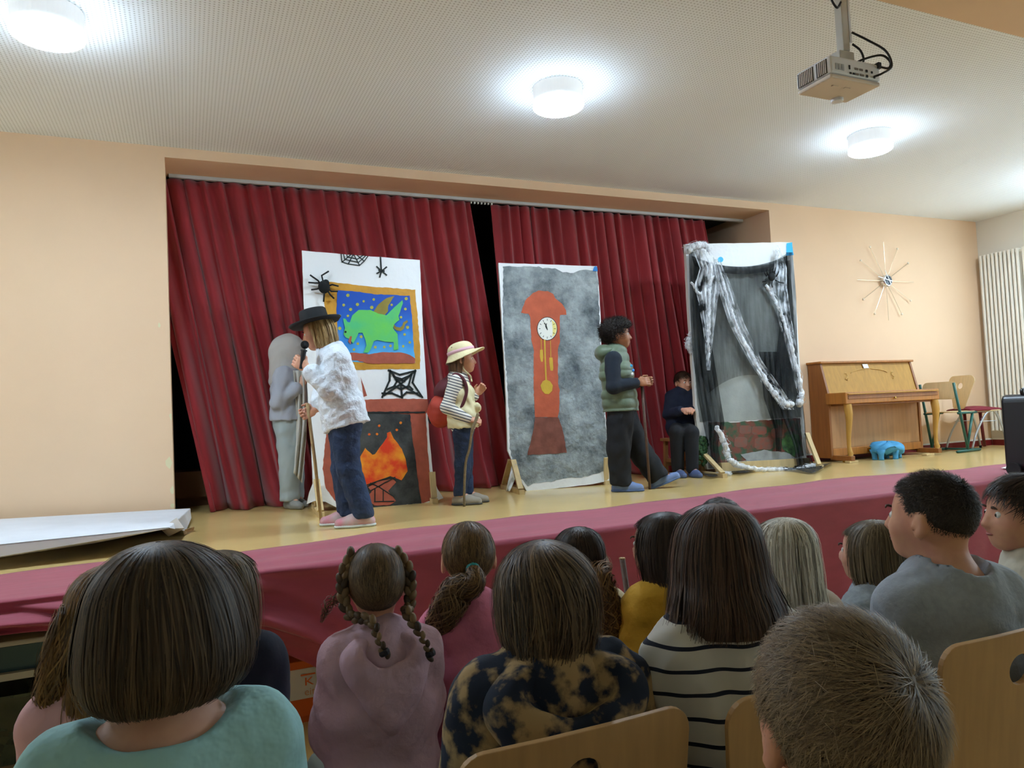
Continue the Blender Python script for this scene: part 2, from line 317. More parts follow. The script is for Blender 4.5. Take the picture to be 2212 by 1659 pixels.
def sky_paint():
    m = bpy.data.materials.new('blue_sky_paint'); m.use_nodes = True; nt = m.node_tree; b = nt.nodes['Principled BSDF']; tc = nt.nodes.new('ShaderNodeTexCoord'); sp = nt.nodes.new('ShaderNodeSeparateXYZ'); n = nt.nodes.new('ShaderNodeTexNoise'); n.inputs['Scale'].default_value = 6
    ad = nt.nodes.new('ShaderNodeMath'); ad.operation = 'MULTIPLY_ADD'; ad.inputs[1].default_value = .4; r = nt.nodes.new('ShaderNodeValToRGB'); L = nt.links.new
    L(tc.outputs['Generated'], sp.inputs[0]); L(tc.outputs['Object'], n.inputs['Vector']); L(n.outputs['Fac'], ad.inputs[0]); L(sp.outputs['Z'], ad.inputs[2]); L(ad.outputs[0], r.inputs[0]); L(r.outputs[0], b.inputs['Base Color'])
    e = r.color_ramp.elements; e[0].position = .3; e[0].color = (*lin('58b6ea'), 1); e[1].position = .95; e[1].color = (*lin('1550b4'), 1); k = e.new(.6); k.color = (*lin('1f74cf'), 1); return m
SKYP = sky_paint()
def crop(ox, oy, s): return lambda *uv: [(ox+u/s, oy+v/s) for u, v in uv]
def rough_edge(pts, jit, step=6):
    out = []
    for i, (x, y) in enumerate(pts):
        x2, y2 = pts[(i+1) % len(pts)]; L = math.hypot(x2-x, y2-y); n = max(1, int(L/step))
        for k in range(n): t = k/n; q = jit if n > 1 else jit*.3; out.append((x+(x2-x)*t+random.uniform(-q, q), y+(y2-y)*t+random.uniform(-q, q)))
    return out
def paint(name, pl, pts, m, parent, lay, jit=.7, thick=.002):
    P = [pl.at(x, y, .002*lay) for x, y in rough_edge(pts, jit)]
    return under(MB().prism(P, -pl.n*thick).obj(name, m), parent)
def strokes(name, pl, lines, w, m, parent, lay):
    b = MB()
    for L in lines:
        for (p, q) in zip(L[:-1], L[1:]):
            A, B = pl.at(*p, .002*lay), pl.at(*q, .002*lay); k = np.linalg.norm(A-CAM)/FPX; t = (B-A)/max(1e-6, np.linalg.norm(B-A)); b.bar(A-t*w*k*.4, B+t*w*k*.4, .002, w*k, up=tuple(np.cross(t, pl.n)))
    return under(b.obj(name, m, fix=False), parent)
def disc(c, r, n=10): return [(c[0]+r*math.cos(2*PI*k/n), c[1]+r*math.sin(2*PI*k/n)) for k in range(n)]
def sheet(name, pl, pts, m, parent, depth=.05, jit=.4, n_side=None):
    P = [pl.at(x, y, 0) for x, y in rough_edge(pts, jit, 14)]; b = MB().prism(P, -pl.n*depth); o = under(b.obj(name, [m, SHEETSIDE]), parent)
    for f in o.data.polygons:
        if abs(np.dot(f.normal, pl.n)) < .6: f.material_index = 1
    return o
def foot(pl, root, x, y0, y1, h=.24, cloth=None):            # wooden A-frame foot of a board, running front to back
    c = pl.a + pl.t*x; f = lambda o_, z: c + pl.n*o_ + np.array([0, 0, z])
    under(MB().bar(f(y0, HS+.018), f(y1, HS+.018), .045, .036).obj('foot_bar', WOOD), root)
    under(MB().bar(f(y0-.04, HS+.04), f(.03, HS+h), .045, .022).obj('brace', WOOD), root)
    under(MB().bar(f(y1+.04, HS+.04), f(-.06, HS+h), .045, .022).obj('brace', WOOD), root)
def posts(pl, root, x0, x1, z1, back=.085):
    for x in (x0, x1): c = pl.a + pl.t*x - pl.n*back; under(MB().bar(c+[0, 0, HS+.03], c+[0, 0, z1], .05, .05).obj('post', WOOD), root)
    for z in (z1-.06, HS+.9): a_ = pl.a + pl.t*x0 - pl.n*back; b_ = pl.a + pl.t*x1 - pl.n*back; under(MB().bar(a_+[0, 0, z], b_+[0, 0, z], .045, .06).obj('crossbar', WOOD), root)
# -- board with the dragon picture and the fireplace
PD = Plane((.86, -.36), (1.70, -.43)); D = crop(560, 540, 5.821); A = crop(640, 780, 4.741)
bd = thing('painted_board', 'painted board showing a framed green dragon above a fireplace', 'board', (1.28, -.4, HS))
sheet('sheet', PD, [(652, 541), (740, 549), (907, 562), (914, 720), (921, 830), (928, 950), (936, 1030), (945, 1056), (958, 1076), (940, 1083), (915, 1087), (860, 1091), (806, 1095), (796, 1090), (731, 1098), (703, 1084), (680, 1082), (663, 1089), (668, 1065), (676, 1044), (672, 960), (666, 880), (658, 700)], SHEET, bd, .03)
posts(PD, bd, .03, .84, HS+1.93); foot(PD, bd, .02, .36, -.30); foot(PD, bd, .90, .10, -.34)
fr = paint('picture_frame', PD, D((820, 412), (870, 400), (1140, 430), (1400, 460), (1690, 480), (1960, 500), (1985, 780), (2005, 1000), (2020, 1200), (2025, 1500), (1640, 1495), (1250, 1510), (890, 1510), (870, 1200), (850, 900), (815, 660)), GOLD, bd, 1)
paint('sky', PD, D((985, 505), (1200, 520), (1450, 555), (1650, 565), (1890, 575), (1905, 700), (1925, 900), (1940, 1200), (1960, 1420), (1245, 1410), (1000, 1400), (985, 1000), (970, 800)), SKYP, fr, 2)
paint('red_ground', PD, D((1000, 1300), (1190, 1290), (1380, 1310), (1520, 1285), (1780, 1290), (1900, 1320), (1960, 1365), (1960, 1425), (1400, 1430), (1230, 1390), (1000, 1395)), BRICK, fr, 3)
paint('back_wing', PD, D((1440, 770), (1500, 680), (1600, 605), (1700, 580), (1660, 640), (1620, 700), (1620, 770), (1570, 830), (1500, 810)), OLIVE, fr, 4, .4)
paint('tail', PD, D((1690, 930), (1720, 965), (1770, 975), (1800, 950), (1810, 910), (1860, 880), (1870, 905), (1835, 935), (1820, 990), (1780, 1020), (1725, 1010), (1690, 985)), OLIVE, fr, 4, .3)
dr = paint('dragon', PD, D((1055, 860), (1085, 865), (1110, 905), (1140, 910), (1170, 820), (1250, 755), (1400, 755), (1500, 800), (1600, 822), (1700, 720), (1800, 630), (1805, 670), (1770, 780), (1750, 830), (1760, 880), (1700, 930), (1680, 980), (1700, 1010), (1740, 1060), (1750, 1250), (1690, 1260), (1695, 1180), (1690, 1155), (1600, 1155), (1480, 1130), (1440, 1150), (1400, 1250), (1370, 1290), (1310, 1290), (1350, 1200), (1335, 1130), (1300, 1040), (1250, 1040), (1220, 1110), (1180, 1180), (1140, 1120), (1090, 1100), (1060, 1060), (1080, 980), (1065, 920)), GREEN, fr, 5, .3)
paint('eye', PD, disc(D((1085, 1030))[0], 2.4), BLACKP, fr, 6, .1); paint('tongue', PD, D((1140, 1085), (1166, 1085), (1150, 1190), (1118, 1150)), BRICK, fr, 6, .2)
for s_ in D((1115, 570), (1062, 692), (1012, 828), (1115, 828), (1150, 748), (1235, 685), (1313, 645), (1440, 622), (1415, 722), (1848, 612), (1665, 690), (1838, 742), (1783, 845), (1865, 972), (1828, 1062), (1893, 1162), (1810, 1210), (1650, 1205), (1572, 1220), (1460, 1222), (1282, 1090), (1240, 1178), (1192, 1252), (1012, 985)): paint('star', PD, disc(s_, random.uniform(2.6, 4.0), 8), STARY, fr, 3, .5)
X = lambda *q: D(*q)
strokes('ceiling_cobweb', PD, [X((1030, 50), (1040, 150), (1120, 175), (1260, 195), (1320, 140), (1365, 80)), X((1060, 55), (1075, 115), (1150, 135), (1250, 155), (1300, 110), (1335, 75)), X((1100, 60), (1110, 90), (1170, 100), (1235, 115), (1270, 90), (1300, 70)), X((1190, 60), (1260, 190)), X((1150, 60), (1045, 150)), X((1230, 65), (1320, 140)), X((1180, 60), (1120, 175))], 2.0, BLACKP, bd, 2)
strokes('hanging_spider', PD, [X((1524, 90), (1535, 260)), X((1478, 210), (1540, 270)), X((1600, 215), (1530, 275)), X((1480, 295), (1540, 260)), X((1600, 315), (1530, 255)), X((1516, 340), (1540, 250)), X((1505, 255), (1570, 265))], 3.2, BLACKP, bd, 2)
fp = paint('fireplace', PD, A((320, 390), (700, 395), (1000, 385), (1345, 388), (1350, 510), (1325, 540), (1345, 900), (1385, 1330), (1440, 1420), (1300, 1450), (790, 1500), (440, 1490), (300, 1300), (270, 1100), (300, 800), (330, 600)), BRICK, bd, 1)
paint('hearth', PD, A((420, 525), (700, 520), (1165, 545), (1190, 780), (1220, 1000), (1250, 1250), (1280, 1455), (790, 1500), (520, 1490), (440, 1100)), SOOT, fp, 2)
paint('mantel_line', PD, A((700, 518), (1320, 515), (1322, 532), (700, 540)), BLACKP, fp, 3)  # black paint line along the underside of the painted mantel
fl = paint('flames', PD, A((640, 1010), (705, 890), (780, 960), (805, 955), (930, 780), (930, 735), (965, 720), (1000, 790), (1080, 900), (1120, 1000), (1140, 1130), (1080, 1220), (1000, 1190), (960, 1180), (820, 1230), (720, 1280), (640, 1260), (600, 1150)), FIRE, fp, 3, .5)
lg = paint('logs', PD, A((740, 1290), (830, 1235), (990, 1205), (1025, 1240), (940, 1330), (990, 1390), (1020, 1430), (960, 1475), (800, 1480), (725, 1400), (770, 1340)), BRICK, fp, 4, .5)
strokes('log_lines', PD, [A((760, 1250), (850, 1290), (1000, 1390)), A((760, 1330), (900, 1250), (1010, 1190)), A((805, 1310), (805, 1430)), A((890, 1320), (890, 1430)), A((720, 1270), (860, 1220), (950, 1190), (1020, 1220)), A((800, 1440), (1000, 1435))], 2.2, BLACKP, lg, 5)
for s_ in A((612, 685), (635, 765), (748, 750), (828, 748), (850, 662), (1030, 705), (1070, 632)): paint('spark', PD, disc(s_, 3, 6), FIRE, fp, 3, 1)
paint('red_triangle', PD, A((660, 165), (725, 355), (690, 368)), BRICK, bd, 1, .3)
strokes('window_cobweb', PD, [A((945, 95), (1060, 140), (1220, 100)), A((960, 95), (955, 200), (880, 370)), A((1220, 100), (1190, 220), (1290, 370)), A((880, 330), (980, 330), (1075, 370), (1130, 320), (1240, 330)), A((990, 140), (1030, 210), (1000, 260), (930, 290)), A((1000, 160), (1080, 185), (1180, 140), (1150, 250), (1190, 290)), A((960, 100), (1070, 235), (1220, 95)), A((900, 350), (1070, 235), (1270, 360)), A((1070, 235), (1085, 375)), A((1020, 260), (1070, 290), (1140, 260)), A((1030, 190), (1110, 205))], 4.2, BLACKP, bd, 2)
# -- board with the grandfather clock
PC = Plane((2.60, -.24), (3.42, -.36)); B = crop(1060, 560, 6.144); C_ = crop(1060, 810, 6.144)
bc = thing('painted_board', 'painted board showing a rust red grandfather clock on grey stone', 'board', (3.0, -.3, HS))
sheet('sheet', PC, B((105, 48), (900, 75), (1410, 92), (1440, 400), (1460, 800), (1480, 1600)) + C_((1540, 700), (1575, 1200), (1590, 1400), (1350, 1450), (1000, 1490), (650, 1530), (480, 1545), (390, 1380), (290, 1150), (225, 1010), (215, 600), (190, 0)) + B((150, 900),), SHEET, bc, .03)
posts(PC, bc, .04, .78, HS+1.9); foot(PC, bc, -.055, .26, -.36, .27); foot(PC, bc, .80, .03, -.30)
paint('grey_stone', PC, B((165, 95), (640, 95), (690, 120), (850, 115), (960, 170), (1100, 180), (1220, 140), (1400, 155), (1425, 250), (1445, 800), (1470, 1600)) + C_((1530, 700), (1565, 1250), (1400, 1310), (1200, 1360), (1000, 1370), (800, 1420), (600, 1430), (490, 1480), (400, 1370), (290, 1130), (255, 980), (245, 500), (210, 0)) + B((160, 800),), STONE, bc, 1, 1.2)
clk = paint('clock_case', PC, B((400, 710), (440, 600), (480, 520), (520, 490), (560, 450), (640, 415), (760, 425), (830, 460), (860, 520), (940, 590), (1000, 680), (1005, 740), (920, 740), (915, 900), (920, 1100), (890, 1200), (895, 1640)) + C_((915, 200), (905, 480), (890, 560), (590, 560), (575, 300), (570, 0)) + B((575, 1200), (540, 1060), (525, 760), (500, 720)), RUST, bc, 2)
paint('clock_base', PC, C_((585, 565), (895, 560), (960, 740), (1010, 1030), (760, 1050), (485, 1060), (530, 900), (575, 700)), RUSTD, clk, 3)
paint('clock_rim', PC, [(x, y) for x, y in [(1060+(750+136*math.cos(a_))/6.144, 560+(922+158*math.sin(a_))/6.144) for a_ in np.linspace(0, 2*PI, 24, False)]], BLACKP, clk, 3, .1)
fc = paint('clock_face', PC, [(1060+(750+128*math.cos(a_))/6.144, 560+(922+150*math.sin(a_))/6.144) for a_ in np.linspace(0, 2*PI, 24, False)], mat('clock_face_white', 'f1f1e6', .6), clk, 4, .1)
paint('face_yellowing', PC, [(1060+(750+u)/6.144, 560+(922+v)/6.144) for u, v in ((60, -120), (110, -70), (126, 0), (110, 70), (70, 110), (75, 0))], mat('clock_face_yellow', 'ecdf8a', .6), clk, 5, .3)
strokes('clock_hand', PC, [B((752, 935), (738, 880)), B((738, 880), (712, 845))], 1.6, BLACKP, clk, 6); strokes('clock_hand', PC, [B((752, 935), (728, 890), (742, 855))], 1.4, BLACKP, clk, 6)
strokes('hour_marks', PC, [[(1060+(750+c_*.86*128)/6.144, 560+(922+s2*.86*150)/6.144), (1060+(750+c_*.72*128)/6.144, 560+(922+s2*.72*150)/6.144)] for c_, s2 in [(math.cos(k*PI/6), math.sin(k*PI/6)) for k in range(12)]], 1.0, BLACKP, clk, 6)
strokes('pendulum_rod', PC, [B((716, 1075), (722, 1300), (735, 1600)), ], 3.4, YEL, clk, 3)
paint('pendulum_bob', PC, C_((735, 60), (790, 85), (825, 140), (815, 210), (770, 255), (720, 250), (680, 205), (662, 140), (690, 85)), YEL, clk, 4, .3)
strokes('weight_cord', PC, [B((670, 1060), (672, 1200))], 1.3, YEL, clk, 3); strokes('weight_cord', PC, [B((792, 1080), (798, 1300))], 1.3, YEL, clk, 3)
paint('clock_weight', PC, B((655, 1200), (692, 1200), (698, 1300), (692, 1360), (668, 1360), (652, 1290)), YEL, clk, 3, .2); paint('clock_weight', PC, B((778, 1305), (820, 1305), (832, 1440), (825, 1480), (795, 1478), (782, 1400)), YEL, clk, 3, .2)
paint('blue_corner', PC, B((1355, 155), (1375, 100), (1400, 90), (1415, 110), (1420, 160)), BLUEP, bc, 3, .2)
rib = MB(); c0 = PC.at(1097, 1020, .03); k = 1/ FPX*6.3
rib.grid([[PC.at(1110+u*(1-v*.3)-v*14, 1003+v*58, .05+.03*math.sin(v*5+u*.3)) for u in (-4, -1, 3, 7+5*math.sin(v*PI))] for v in np.linspace(0, 1, 9)])
under(rib.obj('sheet_corner', SHEET, smooth=True, solid=.004), bc)
# -- board with the netting
PG = Plane((4.44, -.34), (5.60, -.50)); G = crop(1420, 500, 2.9625); G2 = crop(1460, 860, 5.978)
bg = thing('painted_board', 'white board draped in black netting and white cobweb beside the piano', 'board', (5.0, -.42, HS))
sheet('sheet', PG, [(1481, 527), (1600, 525), (1711, 523), (1719, 640), (1726, 760), (1733, 860), (1740, 950), (1742, 985), (1745, 1003), (1640, 1008), (1528, 1014), (1512, 960), (1503, 900), (1494, 760), (1486, 640)], SHEET, bg, .04)
posts(PG, bg, .06, 1.05, HS+2.05); foot(PG, bg, .03, .36, -.34, .2); foot(PG, bg, 1.17, .22, -.30, .34)
under(MB().bar(PG.at(1545, 1012, .03), PG.at(1748, 1000, .03), .02, .10).obj('toe_board', WOOD), bg)
paint('grey_cloth', PG, [(1500, 560), (1560, 575), (1610, 578), (1660, 570), (1700, 548), (1712, 640), (1722, 780), (1730, 901), (1660, 905), (1590, 910), (1545, 912), (1532, 909), (1512, 912), (1505, 860), (1496, 700)], mat('grey_cloth_paint', 'a9b0ac', .8, noise=(3, .35, 6), bump=(10, .4, 5, .02)), bg, 2, .5)
paint('stone_wall', PG, [(1530, 912), (1590, 912), (1660, 907), (1728, 903), (1736, 985), (1700, 992), (1640, 990), (1580, 1000), (1540, 1005)], mat('mossy_wall_paint', '7a4236', .7, noise=(13, .5, 8, .42, .6), col2='36543c', bump=(12, .4)), bg, 2, 1)
for nm, c_, w_, h_ in (('stone', (1650, 958), 20, 13), ('stone', (1600, 955), 14, 11), ('stone', (1640, 930), 16, 9), ('stone', (1610, 928), 13, 9), ('stone', (1680, 935), 14, 10)):
    paint(nm, PG, [(c_[0]+w_*max(-1, min(1, 1.3*math.cos(a_))), c_[1]+h_*max(-1, min(1, 1.3*math.sin(a_)))) for a_ in np.linspace(0, 2*PI, 12, False)], mat('painted_stone', '8c4a3a', .7, noise=(20, .4, 6), col2='6b5a50'), bg, 3, 1)
paint('moss', PG, [(1700, 940), (1725, 938), (1732, 970), (1715, 985), (1692, 972), (1688, 950)], mat('moss_paint', '4f7d45', .8, noise=(22, .5, 6), col2='25402c'), bg, 3, 1.5)
paint('white_ground', PG, [(1600, 982), (1650, 972), (1700, 978), (1720, 990), (1690, 998), (1620, 1003)], mat('pale_ground_paint', 'a8adad', .8, noise=(14, .3)), bg, 4, 1)
paint('blue_blot', PG, disc(G((405, 180))[0], 6), LBLUE, bg, 3, .8); paint('blue_corner', PG, G((828, 75), (862, 70), (872, 150), (825, 155)), LBLUE, bg, 3, .4)
def gauze_mat(key, a0, a1, col='0c1114', sc=(26, 26, 3)):
    m = bpy.data.materials.new(key); m.use_nodes = True; nt = m.node_tree; b = nt.nodes['Principled BSDF']; b.inputs['Base Color'].default_value = (*lin(col), 1); b.inputs['Roughness'].default_value = .9
    tc = nt.nodes.new('ShaderNodeTexCoord'); mp = nt.nodes.new('ShaderNodeMapping'); mp.inputs['Scale'].default_value = sc; n = nt.nodes.new('ShaderNodeTexNoise'); n.inputs['Scale'].default_value = 1; n.inputs['Detail'].default_value = 5
    r = nt.nodes.new('ShaderNodeMapRange'); r.inputs['From Min'].default_value = .3; r.inputs['From Max'].default_value = .7; r.inputs['To Min'].default_value = a0; r.inputs['To Max'].default_value = a1; L = nt.links.new
    L(tc.outputs['Object'], mp.inputs[0]); L(mp.outputs[0], n.inputs['Vector']); L(n.outputs['Fac'], r.inputs[0]); L(r.outputs[0], b.inputs['Alpha']); return m
GZ1 = gauze_mat('thin_black_netting', .25, .6); GZ2 = gauze_mat('gathered_black_netting', .55, .95); COT = gauze_mat('white_cotton_cobweb', .3, 1.0, 'f4f7fa', (30, 30, 22)); COT2 = gauze_mat('thin_white_cobweb', -.25, .8, 'eef3f8', (16, 16, 9))
def drape(name, pl, rows, m, root, off=.03, amp=.02, nu=26, nv=34, fr=9, seed=1):   # rows: (y, xl, xr) with optional sag, in picture measure, on the board
    ys = [r_[0] for r_ in rows]; P = []
    for v in np.linspace(0, 1, nv):
        row = []; yy = ys[0] + (ys[-1]-ys[0])*v; xl = np.interp(yy, ys, [r_[1] for r_ in rows]); xr = np.interp(yy, ys, [r_[2] for r_ in rows]); sg = np.interp(yy, ys, [r_[3] if len(r_) > 3 else 0 for r_ in rows])
        for u in np.linspace(0, 1, nu): row.append(pl.at(xl+(xr-xl)*u, yy+sg*4*u*(1-u), off + amp*math.sin(fr*u*6+seed+v*2) + amp*.5*math.sin(fr*13*u+seed*3)))
        P.append(row)
    return under(MB().grid(P).obj(name, m, smooth=True, fix=False), root)
drape('netting', PG, [(562, 1500, 1706, 14), (640, 1502, 1712, 6), (740, 1506, 1714, 0), (800, 1510, 1716, -10), (850, 1530, 1712, -40)], GZ1, bg, .05, .012, fr=3)
drape('netting', PG, [(552, 1494, 1700, 24), (562, 1496, 1700, 24), (574, 1500, 1702, 18)], GZ2, bg, .06, .012, nv=6)
drape('netting', PG, [(545, 1488, 1512), (650, 1490, 1522), (760, 1496, 1540), (860, 1508, 1556), (920, 1520, 1566), (960, 1528, 1550), (1012, 1530, 1560)], GZ2, bg, .06, .014, fr=4, seed=2)
drape('netting', PG, [(545, 1698, 1712), (640, 1694, 1720), (740, 1680, 1722), (830, 1672, 1728), (900, 1690, 1738), (960, 1715, 1742), (1008, 1722, 1760)], GZ2, bg, .06, .014, fr=4, seed=4)
drape('netting', PG, [(760, 1640, 1684), (860, 1650, 1692), (930, 1674, 1690), (975, 1676, 1688)], GZ2, bg, .06, .012, fr=4, seed=6)
P = []
for v in np.linspace(0, 1, 10):
    P.append([on_z(1512+u*285, 1003 + 6*u - 7*u*u + 3*math.sin(u*17)+ v*(25*(1-u**6)+1)*(.55+.3*math.sin(u*9)+.15*math.sin(u*23)), HS+.012+.02*abs(math.sin(u*14+v*4))*(1-.3*v)) for u in np.linspace(0, 1, 40)])
under(MB().grid(P).obj('netting_on_floor', GZ2, smooth=True, fix=False), bg)
def cotton(name, pl, path, wid, root, off=.07, strands=45, core=True):
    pts = catmull([(x, y, 0) for x, y in path], 11); w = np.interp(np.linspace(0, 1, len(pts)), np.linspace(0, 1, len(wid)), wid); b = MB()
    P = [pl.at(p[0]+random.uniform(-1.5, 1.5), p[1]+random.uniform(-1.5, 1.5), off+random.uniform(-.01, .01)) for p in pts]; k = np.linalg.norm(P[0]-CAM)/FPX; rr = [max(.003, w[i]*k*.40*random.uniform(.7, 1.15)) for i in range(len(P))]
    o = under(MB().tube(P, rr, 8).obj(name, COT if core else COT2, smooth=True), root)
    for q in range(strands):
        i0 = random.randrange(0, len(P)-3); n_ = random.randint(3, min(10, len(P)-i0)); d0 = random.uniform(0, 2*PI); pp = []
        for j in range(n_):
            i = i0+j; rad = w[i]*k*.5*random.uniform(.5, 1.5); d0 += random.uniform(-.6, .6); pp.append(P[i] + pl.t*rad*math.cos(d0) + np.array([0, 0, 1])*rad*math.sin(d0)*.8 + pl.n*abs(rad)*.6*math.sin(d0*2))
        b.tube(pp, random.uniform(.0008, .002), 3)
    under(b.obj('web_strands', COT, fix=False), o); return o
drape('stretched_web', PG, [(540, 1496, 1536), (580, 1512, 1552), (615, 1500, 1556), (650, 1508, 1550), (720, 1520, 1542), (800, 1526, 1534)], COT2, bg, .09, .012, fr=5, seed=8)
drape('stretched_web', PG, [(560, 1540, 1556), (620, 1550, 1580), (700, 1575, 1608), (780, 1618, 1646), (850, 1664, 1696), (885, 1690, 1716)], COT2, bg, .09, .012, fr=4, seed=9)
drape('stretched_web', PG, [(530, 1676, 1682), (580, 1672, 1700), (620, 1662, 1700), (680, 1676, 1708), (760, 1702, 1722), (850, 1722, 1732)], COT2, bg, .09, .012, fr=4, seed=10)
cotton('cobweb', PG, [(1486, 540), (1500, 532), (1522, 530), (1532, 542)], [24, 20, 16, 8], bg)
cotton('cobweb', PG, [(1556, 590), (1585, 690), (1625, 770), (1665, 840), (1695, 872), (1712, 872)], [8, 12, 12, 14, 20, 18], bg, strands=70)
cotton('cobweb', PG, [(1655, 615), (1680, 660), (1702, 720), (1722, 800), (1730, 850), (1726, 875)], [10, 8, 10, 10, 16, 22], bg, strands=50)
cotton('cobweb', PG, [(1535, 570), (1532, 640), (1530, 720), (1530, 780)], [16, 10, 12, 5], bg, strands=50)
cotton('cobweb', PG, [(1492, 610), (1515, 635), (1536, 605), (1545, 570)], [6, 8, 8, 6], bg, strands=40)
cotton('cobweb', PG, [(1490, 720), (1488, 745), (1492, 765)], [8, 18, 6], bg, .0)
cotton('cobweb', PG, [(1548, 922), (1566, 960), (1572, 985), (1590, 1003), (1630, 1012), (1690, 1016), (1720, 1014), (1752, 1008), (1764, 1008)], [10, 18, 16, 16, 12, 14, 8, 14, 18], bg, .13, strands=60)
cotton('cobweb', PG, [(1545, 1026), (1562, 1022), (1578, 1024)], [8, 10, 10], bg, .22)
gb = MB()
for q in range(90):
    c0 = PG.at(random.uniform(1500, 1528), random.uniform(945, 1004), .03); r_ = random.uniform(.01, .028); gb.ball(c0, (r_, r_*.6, r_), 6, 4)
o = gb.obj('painted_bush', mat('bush_green', '3d6b3f', .8, noise=(60, .4), col2='1c3522')); under(o, bg); o['kind'] = 'stuff'
# -- toy spiders pinned to the boards
def spider(label, pl, c, s, legs, off=.03):
    P = lambda x, y, o_=off: pl.at(x, y, o_); t = thing('toy_spider', label, 'spider', P(*c), 'black toy spiders'); k = s; FUR = mat('black_fur', '101314', .9)
    under(MB().ball(P(c[0], c[1], off), (.045*k, .035*k, .05*k), 14, 10).obj('abdomen', FUR, smooth=True), t); under(MB().ball(P(c[0]+4*k, c[1]-9*k, off), .026*k, 12, 8).obj('head', FUR, smooth=True), t)
    for L in legs: under(MB().tube([P(x, y, off*(.9 if i in (0,) else 1.0)+.02*(i == 1)) for i, (x, y) in enumerate(L)], .0065*k, 7).obj('leg', FUR, smooth=True), t)
q = lambda *uv: D(*uv)
spider('black fuzzy toy spider pinned to the corner of the dragon picture', PD, D((815, 465))[0], 1.0, [q((780, 440), (740, 385), (640, 315)), q((770, 415), (700, 415), (620, 408)), q((765, 470), (730, 490), (655, 500)), q((805, 410), (785, 320), (872, 268)), q((860, 455), (920, 435), (995, 455)), q((860, 480), (905, 520), (985, 520)), q((850, 500), (890, 560), (940, 610)), q((820, 510), (815, 580), (810, 650))])
q = lambda *uv: G(*uv)
spider('black toy spider on the netting of the cobweb board', PG, G((732, 290))[0], .85, [q((700, 285), (685, 265), (688, 240)), q((708, 280), (702, 255), (712, 235)), q((720, 275), (722, 250), (742, 225)), q((755, 285), (752, 260), (758, 230)), q((760, 290), (772, 270), (780, 245)), q((755, 310), (780, 325), (810, 330)), q((705, 310), (690, 320), (672, 322)), q((735, 310), (732, 340), (740, 368))], .09)
# ------------------------------------------------------------------ piano
OAK = mat('honey_oak', 'b9772f', .5, noise=(6, .28, 5), stretch=(6, 6, .5), bump=(60, .04)); OAKD = mat('oak_side', '9a5f2a', .45, noise=(6, .28, 5), stretch=(6, 6, .5)); OAKL = mat('oak_panel', 'bb8a58', .45, noise=(5, .22, 5), stretch=(6, 6, .5)); OAKY = mat('oak_fall', 'c08f3c', .65, noise=(6, .2, 5), stretch=(6, 6, .6)); BRASS = mat('brass', 'b08a3c', .3, metal=1)
PX, PY, PLn = 6.19, -.262, 1.395
pn = thing('upright_piano', 'honey oak upright piano with curved front legs against the peach wall', 'piano', (PX+.7, PY, HS))
def pbox(name, x0, x1, y0, y1, z0, z1, m=OAK, bev=.004): return under(MB().box((PX+(x0+x1)/2, PY+(y0+y1)/2, HS+(z0+z1)/2), (x1-x0, y1-y0, z1-z0)).obj(name, m, bevel=bev), pn)
for x0 in (0, PLn-.03):
    side = [(0, .04), (0, .72), (.08, 1.04), (.08, 1.062), (.25, 1.062), (.25, .04)]
    under(MB().prism([(PX+x0, PY+y, HS+z) for y, z in side], (.03, 0, 0)).obj('side_panel', OAKD, bevel=.003), pn)
pbox('lower_panel', .03, PLn-.03, .015, .035, .14, .66, OAKL); pbox('bottom_rail', .03, PLn-.03, .0, .03, .06, .14); pbox('back_panel', .03, PLn-.03, .22, .25, .06, 1.03, OAKD)
pbox('lid', -.012, PLn+.012, .055, .262, 1.045, 1.068, OAK, .006)
under(MB().prism([(PX+.03, PY+.012, HS+.72), (PX+.03, PY+.092, HS+1.045), (PX+.03, PY+.11, HS+1.045), (PX+.03, PY+.03, HS+.72)], (PLn-.06, 0, 0)).obj('fall_panel', OAKY), pn)
kb = pbox('key_shelf', -.005, PLn+.005, -.235, .03, .605, .725, OAK, .008)
g = MB().box((PX+PLn/2, PY-.238, HS+.685), (PLn-.05, .008, .006)).box((PX+PLn/2, PY-.238, HS+.665), (PLn-.05, .006, .022)); under(g.obj('moulding', OAKD, bevel=.002), kb)
under(MB().box((PX+PLn/2, PY-.242, HS+.705), (PLn-.04, .02, .012)).obj('lid_edge', OAKY, bevel=.003), kb)
pbox('key_shelf_rail', .03, PLn-.03, -.2, .0, .585, .605, OAKD)  # rail below the key shelf, in the darker side oak
def pleg(x):
    pr = [(.605, .034, 0), (.56, .036, -.005), (.50, .034, -.012), (.42, .028, -.008), (.33, .023, .004), (.24, .019, .012), (.16, .018, .012), (.12, .021, .006), (.095, .026, .0), (.075, .02, 0), (.07, .024, 0)]
    m_ = MB(); ring = []
    for z, r_, off in pr: ring.append([(PX+x+sx*r_, PY-.205+off+sy*r_, HS+z) for sx, sy in ((-1, -.55), (-.55, -1), (.55, -1), (1, -.55), (1, .55), (.55, 1), (-.55, 1), (-1, .55), (-1, -.55))])
    m_.grid(ring); l_ = under(m_.obj('leg', OAKY, smooth=True), pn)
    under(MB().box((PX+x, PY-.10, HS+.045), (.055, .27, .05)).obj('leg_shoe', OAKD, bevel=.004), l_); under(MB().lathe([(.0, -.012), (.012, -.012), (.012, .012), (0, .012)], (PX+x, PY-.12, HS+.012), 12, axis=(1, 0, 0)).obj('caster', BRASS), l_)
pleg(.045); pleg(PLn-.045)
pp = [(.42, .93), (.44, .945), (.5, .96), (.58, .972), (.66, .978)]; fz = lambda z: PY+.008+(z-.72)/.325*.08
orn = [[(.36, .875), (.345, .862), (.33, .868), (.335, .885), (.355, .9), (.36, .92), (.345, .94), (.33, .93)], pp]
